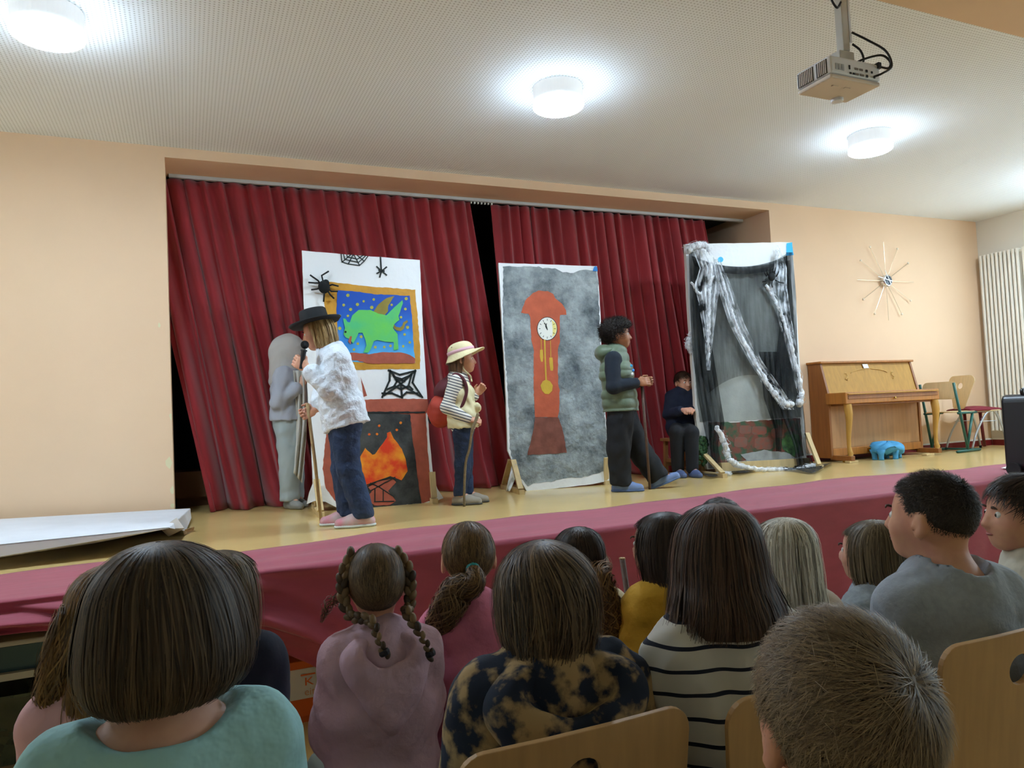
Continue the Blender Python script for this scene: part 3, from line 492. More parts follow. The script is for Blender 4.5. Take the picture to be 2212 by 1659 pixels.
for o_ in orn:
    for s_ in (1, -1):
        P = catmull([((PX+(x if s_ > 0 else PLn-x)), fz(z)-.003, HS+z) for x, z in o_], 4); under(MB().tube(P, .0035, 6).obj('scroll_ornament', mat('pale_moulding', 'd2a95e', .4)), pn)
tag(MB().prism([(PX+.62, fz(1.025)-.008, HS+1.03), (PX+.70, fz(1.025)-.008, HS+1.03), (PX+.705, fz(.985)-.009, HS+.985), (PX+.63, fz(.985)-.009, HS+.985)], (0, .001, 0)).obj('note_paper', mat('white_paper', 'f4f6fa', .7)), 'small white paper note stuck to the piano front', 'paper')
under(MB().lathe([(.008, 0), (.012, -.012), (0, -.014)], (PX+PLn/2, PY-.24, HS+.645), 10, axis=(0, 1, 0)).obj('lock', BRASS), kb)
for x in (.06, 1.2): under(MB().box((PX+x, PY-.2, HS+.012), (.12, .06, .02)).obj('caster_block', WOOD), pn)
under(MB().box((PX+.55, PY-.012, HS+.10), (.05, .02, .035)).obj('pedal_plate', BRASS), pn)
# ------------------------------------------------------------------ wall clock
CHROME = mat('chrome', 'dfe2e6', .15, metal=1); STEEL = mat('spoke_metal', 'cdb79a', .3, metal=.8); WOODB = mat('pale_ball', 'f0e3d0', .5)
cx, cz = 7.46, 2.80; wc = thing('wall_clock', 'sunburst wall clock with thin spokes and ball tips above the piano', 'clock', (cx, -.04, cz))
under(MB().lathe([(.068, 0), (.07, .012), (.07, .052), (.062, .062), (.055, .064)], (cx, -.001, cz), 32, axis=(0, -1, 0)).obj('clock_body', CHROME, smooth=False), wc)
under(MB().lathe([(.054, 0), (.052, .003), (0, .0035)], (cx, -.065, cz), 28, axis=(0, -1, 0)).obj('dial', mat('dial_dark', '1d2433', .2)), wc)
for k in range(12):
    a_ = k*PI/6; d_ = Vector((math.sin(a_), 0, math.cos(a_))); L_ = .46 if k % 3 == 0 else .445
    under(MB().tube([Vector((cx, -.03, cz))+d_*.06, Vector((cx, -.03, cz))+d_*L_], .0032, 6).obj('spoke', STEEL), wc)
    if k % 3: under(MB().ball(Vector((cx, -.03, cz))+d_*L_, .013, 10, 7).obj('ball_tip', WOODB, smooth=True), wc)
for a_, L_, w_ in ((math.radians(-78), .18, .007), (math.radians(-27), .13, .007)):
    d_ = Vector((math.sin(a_), 0, math.cos(a_))); under(MB().bar(Vector((cx, -.075, cz))-d_*.05, Vector((cx, -.075, cz))+d_*L_, w_, .003, up=(0, 1, 0)).obj('clock_hand', CHROME), wc)
# ------------------------------------------------------------------ radiator on the right wall
RADW = mat('radiator_cream', 'efeadd', .4)
rd = thing('radiator', 'tall cream column radiator on the right wall', 'radiator', (XR-.05, -.35, 1.0))
for k in range(10):
    y = -.085-.049*k; c_ = MB()
    for dx in (.035, .085): c_.tube([(XR-dx, y, .985), (XR-dx, y, 3.15)], .0165, 10)
    c_.box((XR-.06, y, .992), (.066, .03, .02)); c_.box((XR-.06, y, 3.14), (.066, .03, .02)); under(c_.obj('column', RADW, smooth=False), rd)
for z in (1.01, 3.12): under(MB().tube([(XR-.06, -.07, z), (XR-.06, -.57, z)], .014, 10).obj('header_tube', RADW), rd)
under(MB().box((XR-.10, -.70, 2.07), (.012, .22, 2.16)).obj('side_cover', RADW, bevel=.003), rd)
under(MB().tube([(XR-.06, -.62, 3.16), (XR-.06, -.70, 3.17)], .012, 10).ball((XR-.06, -.72, 3.17), .022, 10, 8).obj('valve', CHROME), rd)
for z in (1.3, 2.8): under(MB().box((XR-.015, -.3, z), (.03, .06, .03)).obj('bracket', CHROME), rd)
under(MB().box((XR-.11, -.66, 2.93), (.006, .012, .05)).obj('cover_clip', mat('grey_plastic', '9a9a96', .5)), rd)
# ------------------------------------------------------------------ chairs beside the piano
BIRCH = mat('birch_ply', 'dcbf8f', .45, noise=(7, .14, 5), stretch=(5, 5, .6)); GREENM = mat('green_steel', '1f5a50', .4); SILV = mat('silver_steel', 'b9bec2', .35, metal=.7); REDF = mat('red_felt', '7a1f2c', .9, bump=(80, .2)); REDM = mat('dark_red_steel', '6b1a1e', .4); RUB = mat('black_rubber', '1a1a1a', .7)
def shaped_ply(name, outline, hole, th, bend, R, T, m, parent):         # bent plywood with an optional round hole; outline in (x, z)
    bm = bmesh.new(); loops = [outline] + ([hole] if hole else []); es = []
    for L in loops:
        vs = [bm.verts.new((x, 0, z)) for x, z in L]
        es += [bm.edges.new((vs[i], vs[(i+1) % len(vs)])) for i in range(len(vs))]
    bmesh.ops.triangle_fill(bm, use_beauty=True, use_dissolve=False, edges=es); bmesh.ops.subdivide_edges(bm, edges=[e for e in bm.edges if e.calc_length() > .08], cuts=2, use_grid_fill=False); bmesh.ops.triangulate(bm, faces=bm.faces)
    for v in bm.verts: v.co.y = bend*(v.co.x**2)
    bmesh.ops.recalc_face_normals(bm, faces=bm.faces)
    for v in bm.verts: v.co = R @ v.co + Vector(T)
    me = bpy.data.meshes.new(name); bm.to_mesh(me); bm.free(); o = link(name, me, parent, m); md = o.modifiers.new('solid', 'SOLIDIFY'); md.thickness = th; md.offset = 0
    md = o.modifiers.new('bevel', 'BEVEL'); md.width = th*.3; md.segments = 2; md.limit_method = 'ANGLE'; md.angle_limit = 1.0
    return o
def rrect(w0, w1, z0, z1, r, n=6):        # rounded outline, w0 = width at the bottom
    c = []
    for (sx, z, w, a0) in ((1, z0, w0, -PI/2), (1, z1, w1, 0), (-1, z1, w1, PI/2), (-1, z0, w0, PI)):
        cxx = sx*(w/2-r); cz_ = z + (r if z == z0 else -r)
        for k in range(n+1): a = a0+PI/2*k/n; c.append((cxx+r*math.cos(a), cz_+r*math.sin(a)))
    return c
def circ(x, z, r, n=20, rz=None): return [(x+r*math.cos(2*PI*k/n), z+(rz or r)*math.sin(2*PI*k/n)) for k in range(n)]
def stage_chair(name, label, loc, rz, frame, hole=True, cushion=None, low=False):
    t = thing(name, label, 'chair', loc); I = Matrix.Identity(3)
    bR = Matrix.Rotation(math.radians(-9), 3, 'X')
    shaped_ply('backrest', rrect(.20, .38, 0, .40, .07) if not low else rrect(.38, .38, 0, .20, .05), circ(0, .28, .035) if hole else None, .010, .35, bR, (0, -.20, .47 if not low else .60), BIRCH, t)
    shaped_ply('seat', rrect(.36, .40, -.2, .2, .06), None, .012, .15, Matrix.Rotation(-PI/2, 3, 'X'), (0, .0, .455), BIRCH, t)
    if cushion:
        P = [[(x*.2*(1-.1*abs(y)), y*.21, .468+.03*(1-x*x)*(1-y*y)-.012*max(0, abs(x)-.8)*5) for x in np.linspace(-1, 1, 13)] for y in np.linspace(-1, 1, 13)]; MB().grid(P).obj('cushion', cushion, t, smooth=True, solid=.016)
    fm = SILV if frame == 'silver' else GREENM
    for s in (-1, 1):
        if frame == 'silver':
            MB().tube(catmull([(s*.19, .235, .012), (s*.185, .19, .25), (s*.175, .12, .425), (s*.17, .06, .44), (s*.175, -.02, .40), (s*.185, -.16, .2), (s*.19, -.24, .012)], 5), .0115, 8).obj('leg_loop', fm, t, smooth=True)
            for y in (.235, -.24): MB().lathe([(.014, 0), (.015, .025), (.012, .03)], (s*.19, y, 0), 10).obj('foot_cap', RUB, t)
            MB().tube([(s*.182, .12, .33), (s*.182, -.1, .33)], .004, 6).obj('stretcher', fm, t)
        else:
            MB().tube([(s*.20, .20, .018), (s*.20, -.26, .018)], .016, 8).obj('runner', fm, t, smooth=True)
            MB().tube([(s*.20, -.06, .03), (s*.19, .12, .43)], .015, 8).obj('leg', fm, t, smooth=True); MB().tube([(s*.19, -.22, .78), (s*.20, -.04, .03)], .015, 8).obj('upright', fm, t, smooth=True)
            MB().tube([(s*.19, -.17, .44), (s*.19, .2, .44)], .014, 8).obj('seat_bar', fm, t, smooth=True)
    if frame == 'silver': MB().tube([(-.17, .06, .442), (.17, .06, .442)], .009, 8).obj('crossbar', fm, t)
    else: MB().tube([(-.2, .2, .018), (.2, .2, .018)], .012, 8).obj('crossbar', fm, t)
    t.rotation_euler = (0, 0, rz); return t
stage_chair('school_chair', 'green framed wooden chair standing right behind the piano leg', (7.99, -.31, HS), -PI/2+.12, 'green', hole=False, low=True)
stage_chair('school_chair', 'silver legged birch chair with a red seat pad by the radiator', (8.40, -.32, HS), -PI/2-.22, 'silver', cushion=REDF)
t = thing('school_chair', 'dark red steel chair frame half hidden behind the silver chair', 'chair', (8.6, -.2, HS))
under(MB().tube([(8.50, -.14, HS+.005), (8.49, -.14, HS+.44)], .018, 8).obj('leg', REDM, smooth=True), t); under(MB().tube([(8.84, -.12, HS+.005), (8.80, -.12, HS+.44)], .018, 8).obj('leg', REDM, smooth=True), t); under(MB().box((8.65, -.13, HS+.425), (.40, .10, .02)).obj('seat_rail', REDM, bevel=.004), t)
# ------------------------------------------------------------------ blue bag, loudspeaker case, paper
V = []; rg = np.random.default_rng(4); bmv = MB(); n_, m_ = 40, 22
def bag(u, v):
    th = v*PI; a = u*2*PI; x = math.sin(th)*math.cos(a)*.20; y = math.sin(th)*math.sin(a)*.13; z = .075*math.cos(th); x = .20*math.copysign(abs(x/.20)**.8, x); z = z*.9 + .028*math.sin(3*a+1)*math.sin(th)**2*(1 if z < 0 else .3) + .010*math.sin(7*a+5*th) + .016*max(0, math.cos(a-2.2))*math.sin(th)
    return (x, y, z)
P = [[bag(u, v) for u in np.linspace(0, 1, n_)] for v in np.linspace(0, 1, m_)]
BLUEB = mat('blue_plastic_bag', '4a9fd0', .7, noise=(9, .18), bump=(16, .5, 5, .02)); bgp = on_z(1932, 992, HS)
t = thing('blue_bag', 'crumpled light blue plastic bundle on the stage floor in front of the piano', 'bag', bgp); bo = MB().grid(P).obj('bundle', BLUEB, t, smooth=True); bo.location = (0, .08, .115)
for x, y in ((-.155, .03), (-.145, .12), (.02, .0), (.07, .15), (.17, .08)): MB().lathe([(.03, 0), (.026, .02), (.03, .06), (.05, .11)], (x, y, 0), 10).obj('corner_tuft', BLUEB, t, smooth=True)
sp = thing('loudspeaker', 'black portable loudspeaker at the right edge of the stage', 'loudspeaker', on_z(2232, 1024, HS)); BLK = mat('black_plastic', '14161b', .35, bump=(300, .1)); GRY = mat('speaker_grille', '2a2c30', .5, bump=(200, .6))
b = MB(); prf = rrect(.30, .30, 0, .60, .06); R0 = Matrix.Rotation(.25, 3, 'Z')
b.prism([R0 @ Vector((x, -.14, z+.03)) for x, z in prf], R0 @ Vector((0, .28, 0))); b.obj('cabinet', BLK, sp, bevel=.02)
MB().prism([R0 @ Vector((x*.85, -.145, z*.85+.08)) for x, z in prf], R0 @ Vector((0, .008, 0))).obj('grille', GRY, sp)
MB().tube(catmull([R0 @ Vector(p) for p in ((-.10, 0, .62), (-.10, 0, .665), (.10, 0, .665), (.10, 0, .62))], 5), .014, 8).obj('handle', BLK, sp, smooth=True)
for s in (-1, 1): MB().lathe([(.0, -.02), (.05, -.02), (.05, .02), (0, .02)], R0 @ Vector((s*.15, .08, .05)), 16, axis=R0 @ Vector((1, 0, 0))).obj('wheel', RUB, sp)
MB().box((0, .0, .018), (.26, .2, .036), .25).obj('base', BLK, sp)
tag(MB().prism([on_z(x, y, HS+.02) for x, y in ((2163, 1011), (2184, 1006), (2200, 1010), (2182, 1013))], (0, 0, .002)).obj('paper_sheet', MATS['white_paper']), 'white sheet of paper lying on the maroon cloth beside the loudspeaker', 'paper')
# ------------------------------------------------------------------ long white cardboard cover lying on the left of the stage
CARD = mat('white_cardboard', 'd9dce2', .8, noise=(5, .08)); CARDB = mat('brown_cardboard_edge', '9b7a52', .85)
cb = thing('cardboard_panel', 'long folded white cardboard panel lying on the left of the stage', 'cardboard', (-.6, -.7, HS))
zt = HS+.165
A0 = on_y(-160, 1131, -.12); A1 = on_y(412, 1098, -.12); B0 = on_z(-160, 1180, HS+.10); B1 = on_z(413, 1134, HS+.10); C0 = on_z(-160, 1230, HS+.06)
tp = [on_y(-160, 1130, -.10), on_y(410, 1098, -.10), on_z(365, 1139, HS+.13), on_z(-160, 1192, HS+.13)]
under(MB().prism(tp, (0, 0, -.006)).obj('top_sheet', CARD), cb)
under(MB().prism([on_z(-160, 1192, HS+.13), on_z(365, 1139, HS+.13), on_z(200, 1172, HS+.06), on_z(-160, 1226, HS+.055)], (0, 0, -.006)).obj('front_flap', CARD), cb)
under(MB().prism([on_y(410, 1098, -.10), on_z(365, 1139, HS+.13), on_z(400, 1146, HS+.02), on_z(412, 1118, HS+.03)], (.004, 0, -.004)).obj('end_flap', CARD), cb)
under(MB().prism([on_z(347, 1142, HS+.09), on_z(382, 1118, HS+.15), on_z(398, 1141, HS+.10), on_z(364, 1158, HS+.04)], (0, .004, -.004)).obj('torn_flap', mat('flap_grey', 'b9b0a6', .85)), cb)
under(MB().box((-.7, -.45, HS+.03), (1.3, .5, .05)).obj('folded_base', mat('dark_card', '4a4038', .9)), cb)
under(MB().prism([on_z(395, 1146, HS+.03), on_z(420, 1138, HS+.03), on_z(418, 1146, HS+.004), on_z(398, 1156, HS+.004)], (0, .02, 0)).obj('brown_corner', CARDB), cb)
# ------------------------------------------------------------------ projector on its ceiling mount
PJW = mat('projector_white', 'dfe3ea', .45); PJB = mat('projector_base_beige', 'd6c9bb', .5); VENT = mat('vent_grey', '7d766e', .6); MOUNT = mat('mount_grey', 'c3c3be', .4); CAB = mat('black_cable', '17181d', .5)
pj = thing('projector', 'white video projector hanging from the ceiling mount', 'projector', (3.03, -3.42, 3.0)); X0, X1, Y0, Y1, Z0, Z1 = 2.86, 3.195, -3.53, -3.315, 3.0, 3.108
under(MB().box(((X0+X1)/2, (Y0+Y1)/2, (Z0+Z1)/2+.01), (X1-X0, Y1-Y0, Z1-Z0-.02)).obj('casing', PJW, bevel=.012), pj)
under(MB().box(((X0+X1)/2, (Y0+Y1)/2, Z0+.008), (X1-X0-.004, Y1-Y0-.004, .022)).obj('base_cover', PJB, bevel=.008), pj)
for y0, y1 in ((Y0+.02, Y0+.085), (Y0+.105, Y1-.012)):
    vp = under(MB().box((X0-.001, (y0+y1)/2, Z0+.06), (.004, y1-y0, .07)).obj('side_vent', mat('vent_dark', '4c4640', .7)), pj)
    for k in range(int((y1-y0)/.011)): under(MB().box((X0-.003, y0+.006+k*.011, Z0+.06), (.005, .004, .066)).obj('vent_slat', PJB), vp)
ports = [(2.99, .034, .012, .008), (3.01, .034, .012, .008), (3.03, .06, .022, .010), (3.062, .06, .022, .010), (3.03, .034, .026, .009), (3.066, .034, .026, .009), (3.10, .06, .012, .012), (3.10, .034, .012, .012), (2.985, .062, .008, .02), (3.135, .058, .01, .01), (3.15, .035, .01, .01)]
for x, z, w_, h_ in ports: under(MB().box((x, Y0-.001, Z0+z), (w_, .004, h_)).obj('port', VENT if w_ > .02 else CAB), pj)
for k in range(3): under(MB().box((2.90+k*.02, Y0-.0012, Z0+.055), (.015, .002, .03)).obj('speaker_vent', mat('light_vent', 'a9adb3', .6)), pj)
under(MB().lathe([(.028, 0), (.03, .004), (.03, .02), (.02, .024)], (3.10, Y1-.03, Z0-.018), 20).obj('lens_ring', PJW), pj)
for x in (2.96, 3.04): under(MB().box((x, Y0+.07, Z0-.003), (.035, .012, .006)).obj('latch', PJB), pj)
under(MB().box((3.185, Y0+.01, Z1-.01), (.02, .04, .03)).obj('power_socket', CAB), pj)
pm = thing('projector_mount', 'grey metal projector mount pole fixed to the ceiling', 'mount', (3.07, -3.44, ZC))
under(MB().box((3.07, -3.43, 3.40), (.045, .045, .41)).obj('pole', MOUNT, bevel=.004), pm); under(MB().box((3.098, -3.43, 3.42), (.012, .05, .36)).obj('pole_cover', mat('mount_white', 'd9dfe8', .4)), pm)
under(MB().box((3.07, -3.43, ZC-.008), (.14, .14, .016)).obj('ceiling_plate', MOUNT), pm); under(MB().box((3.06, -3.42, 3.155), (.10, .08, .07)).obj('knuckle', MOUNT, bevel=.006), pm); under(MB().box((3.03, -3.42, 3.115), (.2, .16, .012)).obj('carrier', MOUNT), pm)
for k, P in enumerate(([(3.10, -3.46, 3.29), (3.16, -3.50, 3.24), (3.22, -3.55, 3.17), (3.215, -3.58, 3.08), (3.16, -3.57, 3.04), (3.14, -3.535, 3.035)], [(3.10, -3.46, 3.23), (3.13, -3.48, 3.19), (3.145, -3.48, 3.14), (3.13, -3.45, 3.118)], [(3.08, -3.46, 3.118), (3.13, -3.50, 3.14), (3.20, -3.54, 3.15), (3.245, -3.55, 3.12), (3.23, -3.55, 3.085), (3.195, -3.53, 3.095)], [(3.05, -3.45, 3.44), (3.01, -3.46, 3.40), (2.975, -3.46, 3.44), (2.99, -3.45, 3.52), (3.03, -3.43, 3.58)])):
    tag(MB().tube(catmull(P, 8), .0055, 7).obj('cable', CAB, smooth=True), ['black cable looping out from the mount pole down to the projector ports', 'short black cable dropping from the pole onto the projector top', 'black power cable arching across the projector top to its socket', 'black cable looped beside the top of the mount pole'][k], 'cable', 'projector cables')
# ------------------------------------------------------------------ under the stage: shelf with tubs, orange box
SHELFW = mat('shelf_board', 'a8875c', .6, noise=(8, .2)); SHELFG = mat('shelf_grey', 'b9b4a6', .6)
sh = thing('storage_shelf', 'wooden storage shelf under the left end of the stage', 'shelf', (-.95, -2.0, 0))
for (z, m_, d_) in ((.665, SHELFW, .03), (.425, SHELFG, .03), (.02, SHELFW, .03)): under(MB().box((-.98, -1.93, z), (.9, .5, d_)).obj('shelf_board', m_), sh)
for x in (-1.42, -.545): under(MB().box((x, -1.93, .33), (.022, .5, .64)).obj('side_panel', mat('shelf_dark', '5a4028', .7)), sh)
under(MB().box((-.98, -1.70, .33), (.9, .012, .64)).obj('back_panel', MATS['shelf_dark']), sh)
def tub(label, c, d, m, lid): 
    t = thing('storage_tub', label, 'tub', (c[0], c[1], c[2])); hx, hy, hz = d; v = [(sx*hx*k, sy*hy*k, z) for z, k in ((0, .9), (hz, 1)) for sx, sy in ((-1, -1), (1, -1), (1, 1), (-1, 1))]
    MB().add(v, [(3, 2, 1, 0), (0, 1, 5, 4), (1, 2, 6, 5), (2, 3, 7, 6), (3, 0, 4, 7)]).obj('tub_wall', m, t, solid=.004)
    if lid: MB().box((0, 0, hz+.012), (hx*2.06, hy*2.06, .024)).obj('lid', lid, t, bevel=.006)
    return t
CLEAR = mat('clear_green_plastic', '5d6248', .35, alpha=.75, noise=(7, .5, 5), col2='2e3220'); TEAL = mat('teal_plastic', '2f4d58', .5); LIDW = mat('tub_lid_white', 'b7b3ae', .5)
tub('dark teal tub with a white lid on the upper shelf under the stage', (-.72, -2.03, .441), (.16, .13, .11), TEAL, LIDW)
tub('large see-through greenish tub on the lower shelf under the stage', (-.80, -2.0, .036), (.22, .15, .30), CLEAR, None)
tag(MB().ball((-.98, -2.06, .51), (.085, .08, .068), 18, 12).obj('orange_cushion', mat('orange_cloth', 'c07a34', .8, bump=(30, .3)), smooth=True), 'round orange cushion beside the teal tub under the stage', 'cushion')
ORG = mat('orange_card', 'e0631a', .6); ob = thing('orange_box', 'orange box with a white label under the stage', 'box', (.58, -2.1, 0)); MB().box((0, 0, .165), (.46, .3, .27)).obj('box_body', ORG, ob, bevel=.004); MB().box((0, 0, .015), (.44, .28, .03)).obj('box_base', ORG, ob)
lx, lz = -.09, .19; MB().box((lx, -.1515, lz), (.17, .002, .145)).obj('label', mat('label_white', 'ded5cc', .7), ob)
def text(name, body, size, loc, m, parent, scale=(1, 1, 1), rot=(PI/2, 0, 0)):
    cu = bpy.data.curves.new(name, 'FONT'); cu.body = body; cu.size = size; cu.extrude = .0006; cu.align_x = 'LEFT'; o = bpy.data.objects.new(name, cu); COL.objects.link(o); dg = bpy.context.evaluated_depsgraph_get(); me = bpy.data.meshes.new_from_object(o.evaluated_get(dg)); bpy.data.objects.remove(o)
    q = link(name, me, parent, m); q.location = loc; q.rotation_euler = rot; q.scale = scale; return q
text('logo_letter', 'K', .055, (lx+.005, -.153, lz-.01), ORG, ob, (1.3, 1, 1)); MB().box((lx+.025, -.153, lz+.042), (.07, .001, .008)).obj('logo_bar', ORG, ob); text('label_text', 'eit', .05, (lx+.005, -.153, lz-.058), mat('label_pale_orange', 'e0a47a', .7), ob)
# ------------------------------------------------------------------ people: bodies and clothes grown as smooth continuous surfaces
v3 = lambda *a: np.array(a, float)
def nrm(a): a = np.asarray(a, float); return a/max(1e-9, np.linalg.norm(a))
def cap(a, b, ra, rb=None, k=.02): return ('c', np.array(a, float), np.array(b, float), ra, ra if rb is None else rb, k)
def ell(c, r, ax=None, k=.02, sub=False): return ('s' if sub else 'e', np.array(c, float), np.array(r, float), np.eye(3) if ax is None else np.array(ax, float), k)
def cutp(p, n, r): return ('p', np.array(p, float), nrm(n), r)
def wave(X, Y, Z, fr, seed):
    rg = np.random.default_rng(seed); o = 0
    for i in range(4):
        k = rg.normal(size=3); k = k/np.linalg.norm(k)*fr*(1+.45*i); q = rg.normal(size=3)*fr*.5
        o = o + np.sin(k[0]*X+k[1]*Y+k[2]*Z + rg.uniform(0, 6) + 1.3*np.sin(q[0]*X+q[1]*Y+q[2]*Z))/(1+.4*i)
    return o/2.4
def sdf_mesh(name, prims, vox, disp=None):
    lo = np.full(3, 1e9); hi = -lo
    for p in prims:
        if p[0] == 'c':
            for q, r in ((p[1], p[3]), (p[2], p[4])): lo = np.minimum(lo, q-r); hi = np.maximum(hi, q+r)
        elif p[0] == 'e': R = max(p[2]); lo = np.minimum(lo, p[1]-R); hi = np.maximum(hi, p[1]+R)
    lo = lo-.03-2*vox; n = np.ceil((hi+.03+2*vox-lo)/vox).astype(int)+1; F = np.full(n, .08, np.float32)
    ax = [(lo[i]+vox*np.arange(n[i])).astype(np.float32) for i in range(3)]
    def box(a, b, m):
        s = [slice(max(0, int((a[i]-m-lo[i])/vox)), min(n[i], int((b[i]+m-lo[i])/vox)+2)) for i in range(3)]
        return tuple(s), ax[0][s[0]][:, None, None], ax[1][s[1]][None, :, None], ax[2][s[2]][None, None, :]
    for p in prims:
        if p[0] == 'c':
            a, b, ra, rb, k = p[1:]; R = max(ra, rb); s, X, Y, Z = box(np.minimum(a, b)-R, np.maximum(a, b)+R, .06); d = b-a; L = max(1e-9, d@d)
            t = np.clip(((X-a[0])*d[0]+(Y-a[1])*d[1]+(Z-a[2])*d[2])/L, 0, 1); D_ = np.sqrt((X-a[0]-t*d[0])**2+(Y-a[1]-t*d[1])**2+(Z-a[2]-t*d[2])**2) - (ra+(rb-ra)*t)
        elif p[0] in 'es':
            c, r, A_, k = p[1:]; R = max(r); s, X, Y, Z = box(c-R, c+R, .06); q = [(X-c[0])*A_[i][0]+(Y-c[1])*A_[i][1]+(Z-c[2])*A_[i][2] for i in range(3)]
            k0 = np.sqrt(sum((q[i]/r[i])**2 for i in range(3))); k1 = np.sqrt(sum((q[i]/r[i]**2)**2 for i in range(3)))+1e-9; D_ = k0*(k0-1)/k1; D_ = np.where(k0 < .02, -min(r), D_)
        else:
            q, nn, R = p[1:]; s, X, Y, Z = box(q-R, q+R, 0); D_ = (X-q[0])*nn[0]+(Y-q[1])*nn[1]+(Z-q[2])*nn[2]; ins = ((X-q[0])**2+(Y-q[1])**2+(Z-q[2])**2) < R*R
            F[s] = np.where(ins, np.maximum(F[s], D_), F[s]); continue
        f = F[s]
        if p[0] == 's': h = np.maximum(k-np.abs(f+D_), 0)/k; F[s] = np.maximum(f, -D_) + h*h*k*.25
        else: h = np.maximum(k-np.abs(f-D_), 0)/k; F[s] = np.minimum(f, D_) - h*h*k*.25
    if disp is not None: F = F + disp(ax[0][:, None, None], ax[1][None, :, None], ax[2][None, None, :]).astype(np.float32)
    S_ = F < 0; c = np.zeros(n-1, np.int8); o8 = [(i, j, k) for i in (0, 1) for j in (0, 1) for k in (0, 1)]
    sl = lambda i, j, k: (slice(i, n[0]-1+i), slice(j, n[1]-1+j), slice(k, n[2]-1+k))
    for o in o8: c += S_[sl(*o)]
    act = (c > 0) & (c < 8); I = np.argwhere(act); idx = np.full(n-1, -1, np.int32); idx[act] = np.arange(len(I)); acc = np.zeros((len(I), 3)); cnt = np.zeros(len(I))
    cv = {o: F[I[:, 0]+o[0], I[:, 1]+o[1], I[:, 2]+o[2]] for o in o8}
    for o in o8:
        for a in range(3):
            if o[a] == 0:
                e = list(o); e[a] = 1; A_, B_ = cv[o], cv[tuple(e)]; x = (A_ < 0) != (B_ < 0); t = A_/(A_-B_+1e-12); P = np.zeros((len(I), 3)); P[:] = o; P[:, a] = t; acc[x] += P[x]; cnt[x] += 1
    V = lo + vox*(I + acc/np.maximum(cnt, 1)[:, None]); Q = []
    for a in range(3):
        b, d = (a+1) % 3, (a+2) % 3; m = [slice(1, n[i]-1) for i in range(3)]; m[a] = slice(0, n[a]-1); m2 = list(m); m2[a] = slice(1, n[a]); A_ = S_[tuple(m)]; B_ = S_[tuple(m2)]; ch = np.argwhere(A_ != B_); sg = A_[A_ != B_]
        off = np.ones(3, int); off[a] = 0; ch = ch + off; g = []
        for (x, y) in ((0, 0), (1, 0), (1, 1), (0, 1)): q = ch.copy(); q[:, b] -= x; q[:, d] -= y; g.append(idx[q[:, 0], q[:, 1], q[:, 2]])
        g = np.stack(g, 1); g[~sg] = g[~sg][:, ::-1]; Q.append(g)
    Q = np.concatenate(Q); Q = Q[(Q >= 0).all(1)]
    return fast_mesh(name, V, Q)
def grow(name, prims, m, root, vox, disp=None):
    o = link(name, sdf_mesh(name, prims, vox, disp), None, m, True); return under(o, root)
# ---- anatomy
def head_frame(f, u=(0, 0, 1)):
    f = nrm(f); r = nrm(np.cross(f, u)); return f, np.cross(r, f), r
def face_dir(yaw, pitch=0): y, p = math.radians(yaw), math.radians(pitch); return v3(math.sin(y)*math.cos(p), math.cos(y)*math.cos(p), math.sin(p))
def head_prims(c, f, u, r, s):
    A_ = [r, f, u]; E = lambda x, y, z, rr, k=.015, sub=False: ell(c+s*(r*x+f*y+u*z), np.array(rr)*s, A_, k*s, sub)
    return [E(0, -.010, .022, (.073, .093, .083), .03), E(0, .030, -.034, (.057, .058, .068), .03), E(0, .058, -.080, (.027, .022, .020), .03), E(.03, .05, -.03, (.03, .03, .03), .02), E(-.03, .05, -.03, (.03, .03, .03), .02),
            E(.031, .094, .000, (.017, .013, .012), .012, True), E(-.031, .094, .000, (.017, .013, .012), .012, True), cap(c+s*(f*.086+u*.0), c+s*(f*.099-u*.030), .008*s, .0115*s, .012*s), E(.010, .092, -.032, (.008, .008, .007), .008), E(-.010, .092, -.032, (.008, .008, .007), .008),
            E(0, .085, -.052, (.021, .009, .007), .006), E(0, .083, -.063, (.018, .009, .007), .006), E(0, .092, -.0575, (.018, .006, .0022), .003, True),
            E(.077, -.008, -.012, (.0105, .019, .031), .006), E(-.077, -.008, -.012, (.0105, .019, .031), .006), E(.087, .000, -.008, (.008, .010, .018), .005, True), E(-.087, .000, -.008, (.008, .010, .018), .005, True)]
def hand_prims(w, d, nn, s, curl, side):      # wrist, pointing direction, palm normal (where the fingers curl to), thumb side
    d = nrm(d); nn = nrm(nn - d*(nn@d)); x = np.cross(d, nn)*side; P = [cap(w, w+d*.03*s, .018*s, .021*s, .015)]
    P += [cap(w+d*.03*s+x*q*s, w+d*.062*s+x*q*1.1*s, .0125*s, .0115*s, .012) for q in (-.022, -.007, .008, .022)]
    for q, L in ((-.025, .78), (-.009, .95), (.008, 1.0), (.024, .92)):
        p = w+d*.066*s+x*q*1.1*s; a = curl*.5
        for j, l in enumerate((.034, .023, .018)):
            dd = d*math.cos(a)+nn*math.sin(a); e = p+dd*l*L*s; P.append(cap(p, e, (.0083-.0007*j)*s, (.0078-.0007*j)*s, .004)); p = e; a += curl*1.25
    t0 = w+d*.02*s+x*.02*s; t1 = t0+nrm(d*.6+x*.7+nn*.5*max(.3, curl))*.036*s; t2 = t1+nrm(d*.9+x*.05+nn*.7*max(.2, curl))*.028*s
    return P + [cap(t0, t1, .012*s, .0095*s, .01), cap(t1, t2, .0092*s, .0078*s, .006)]
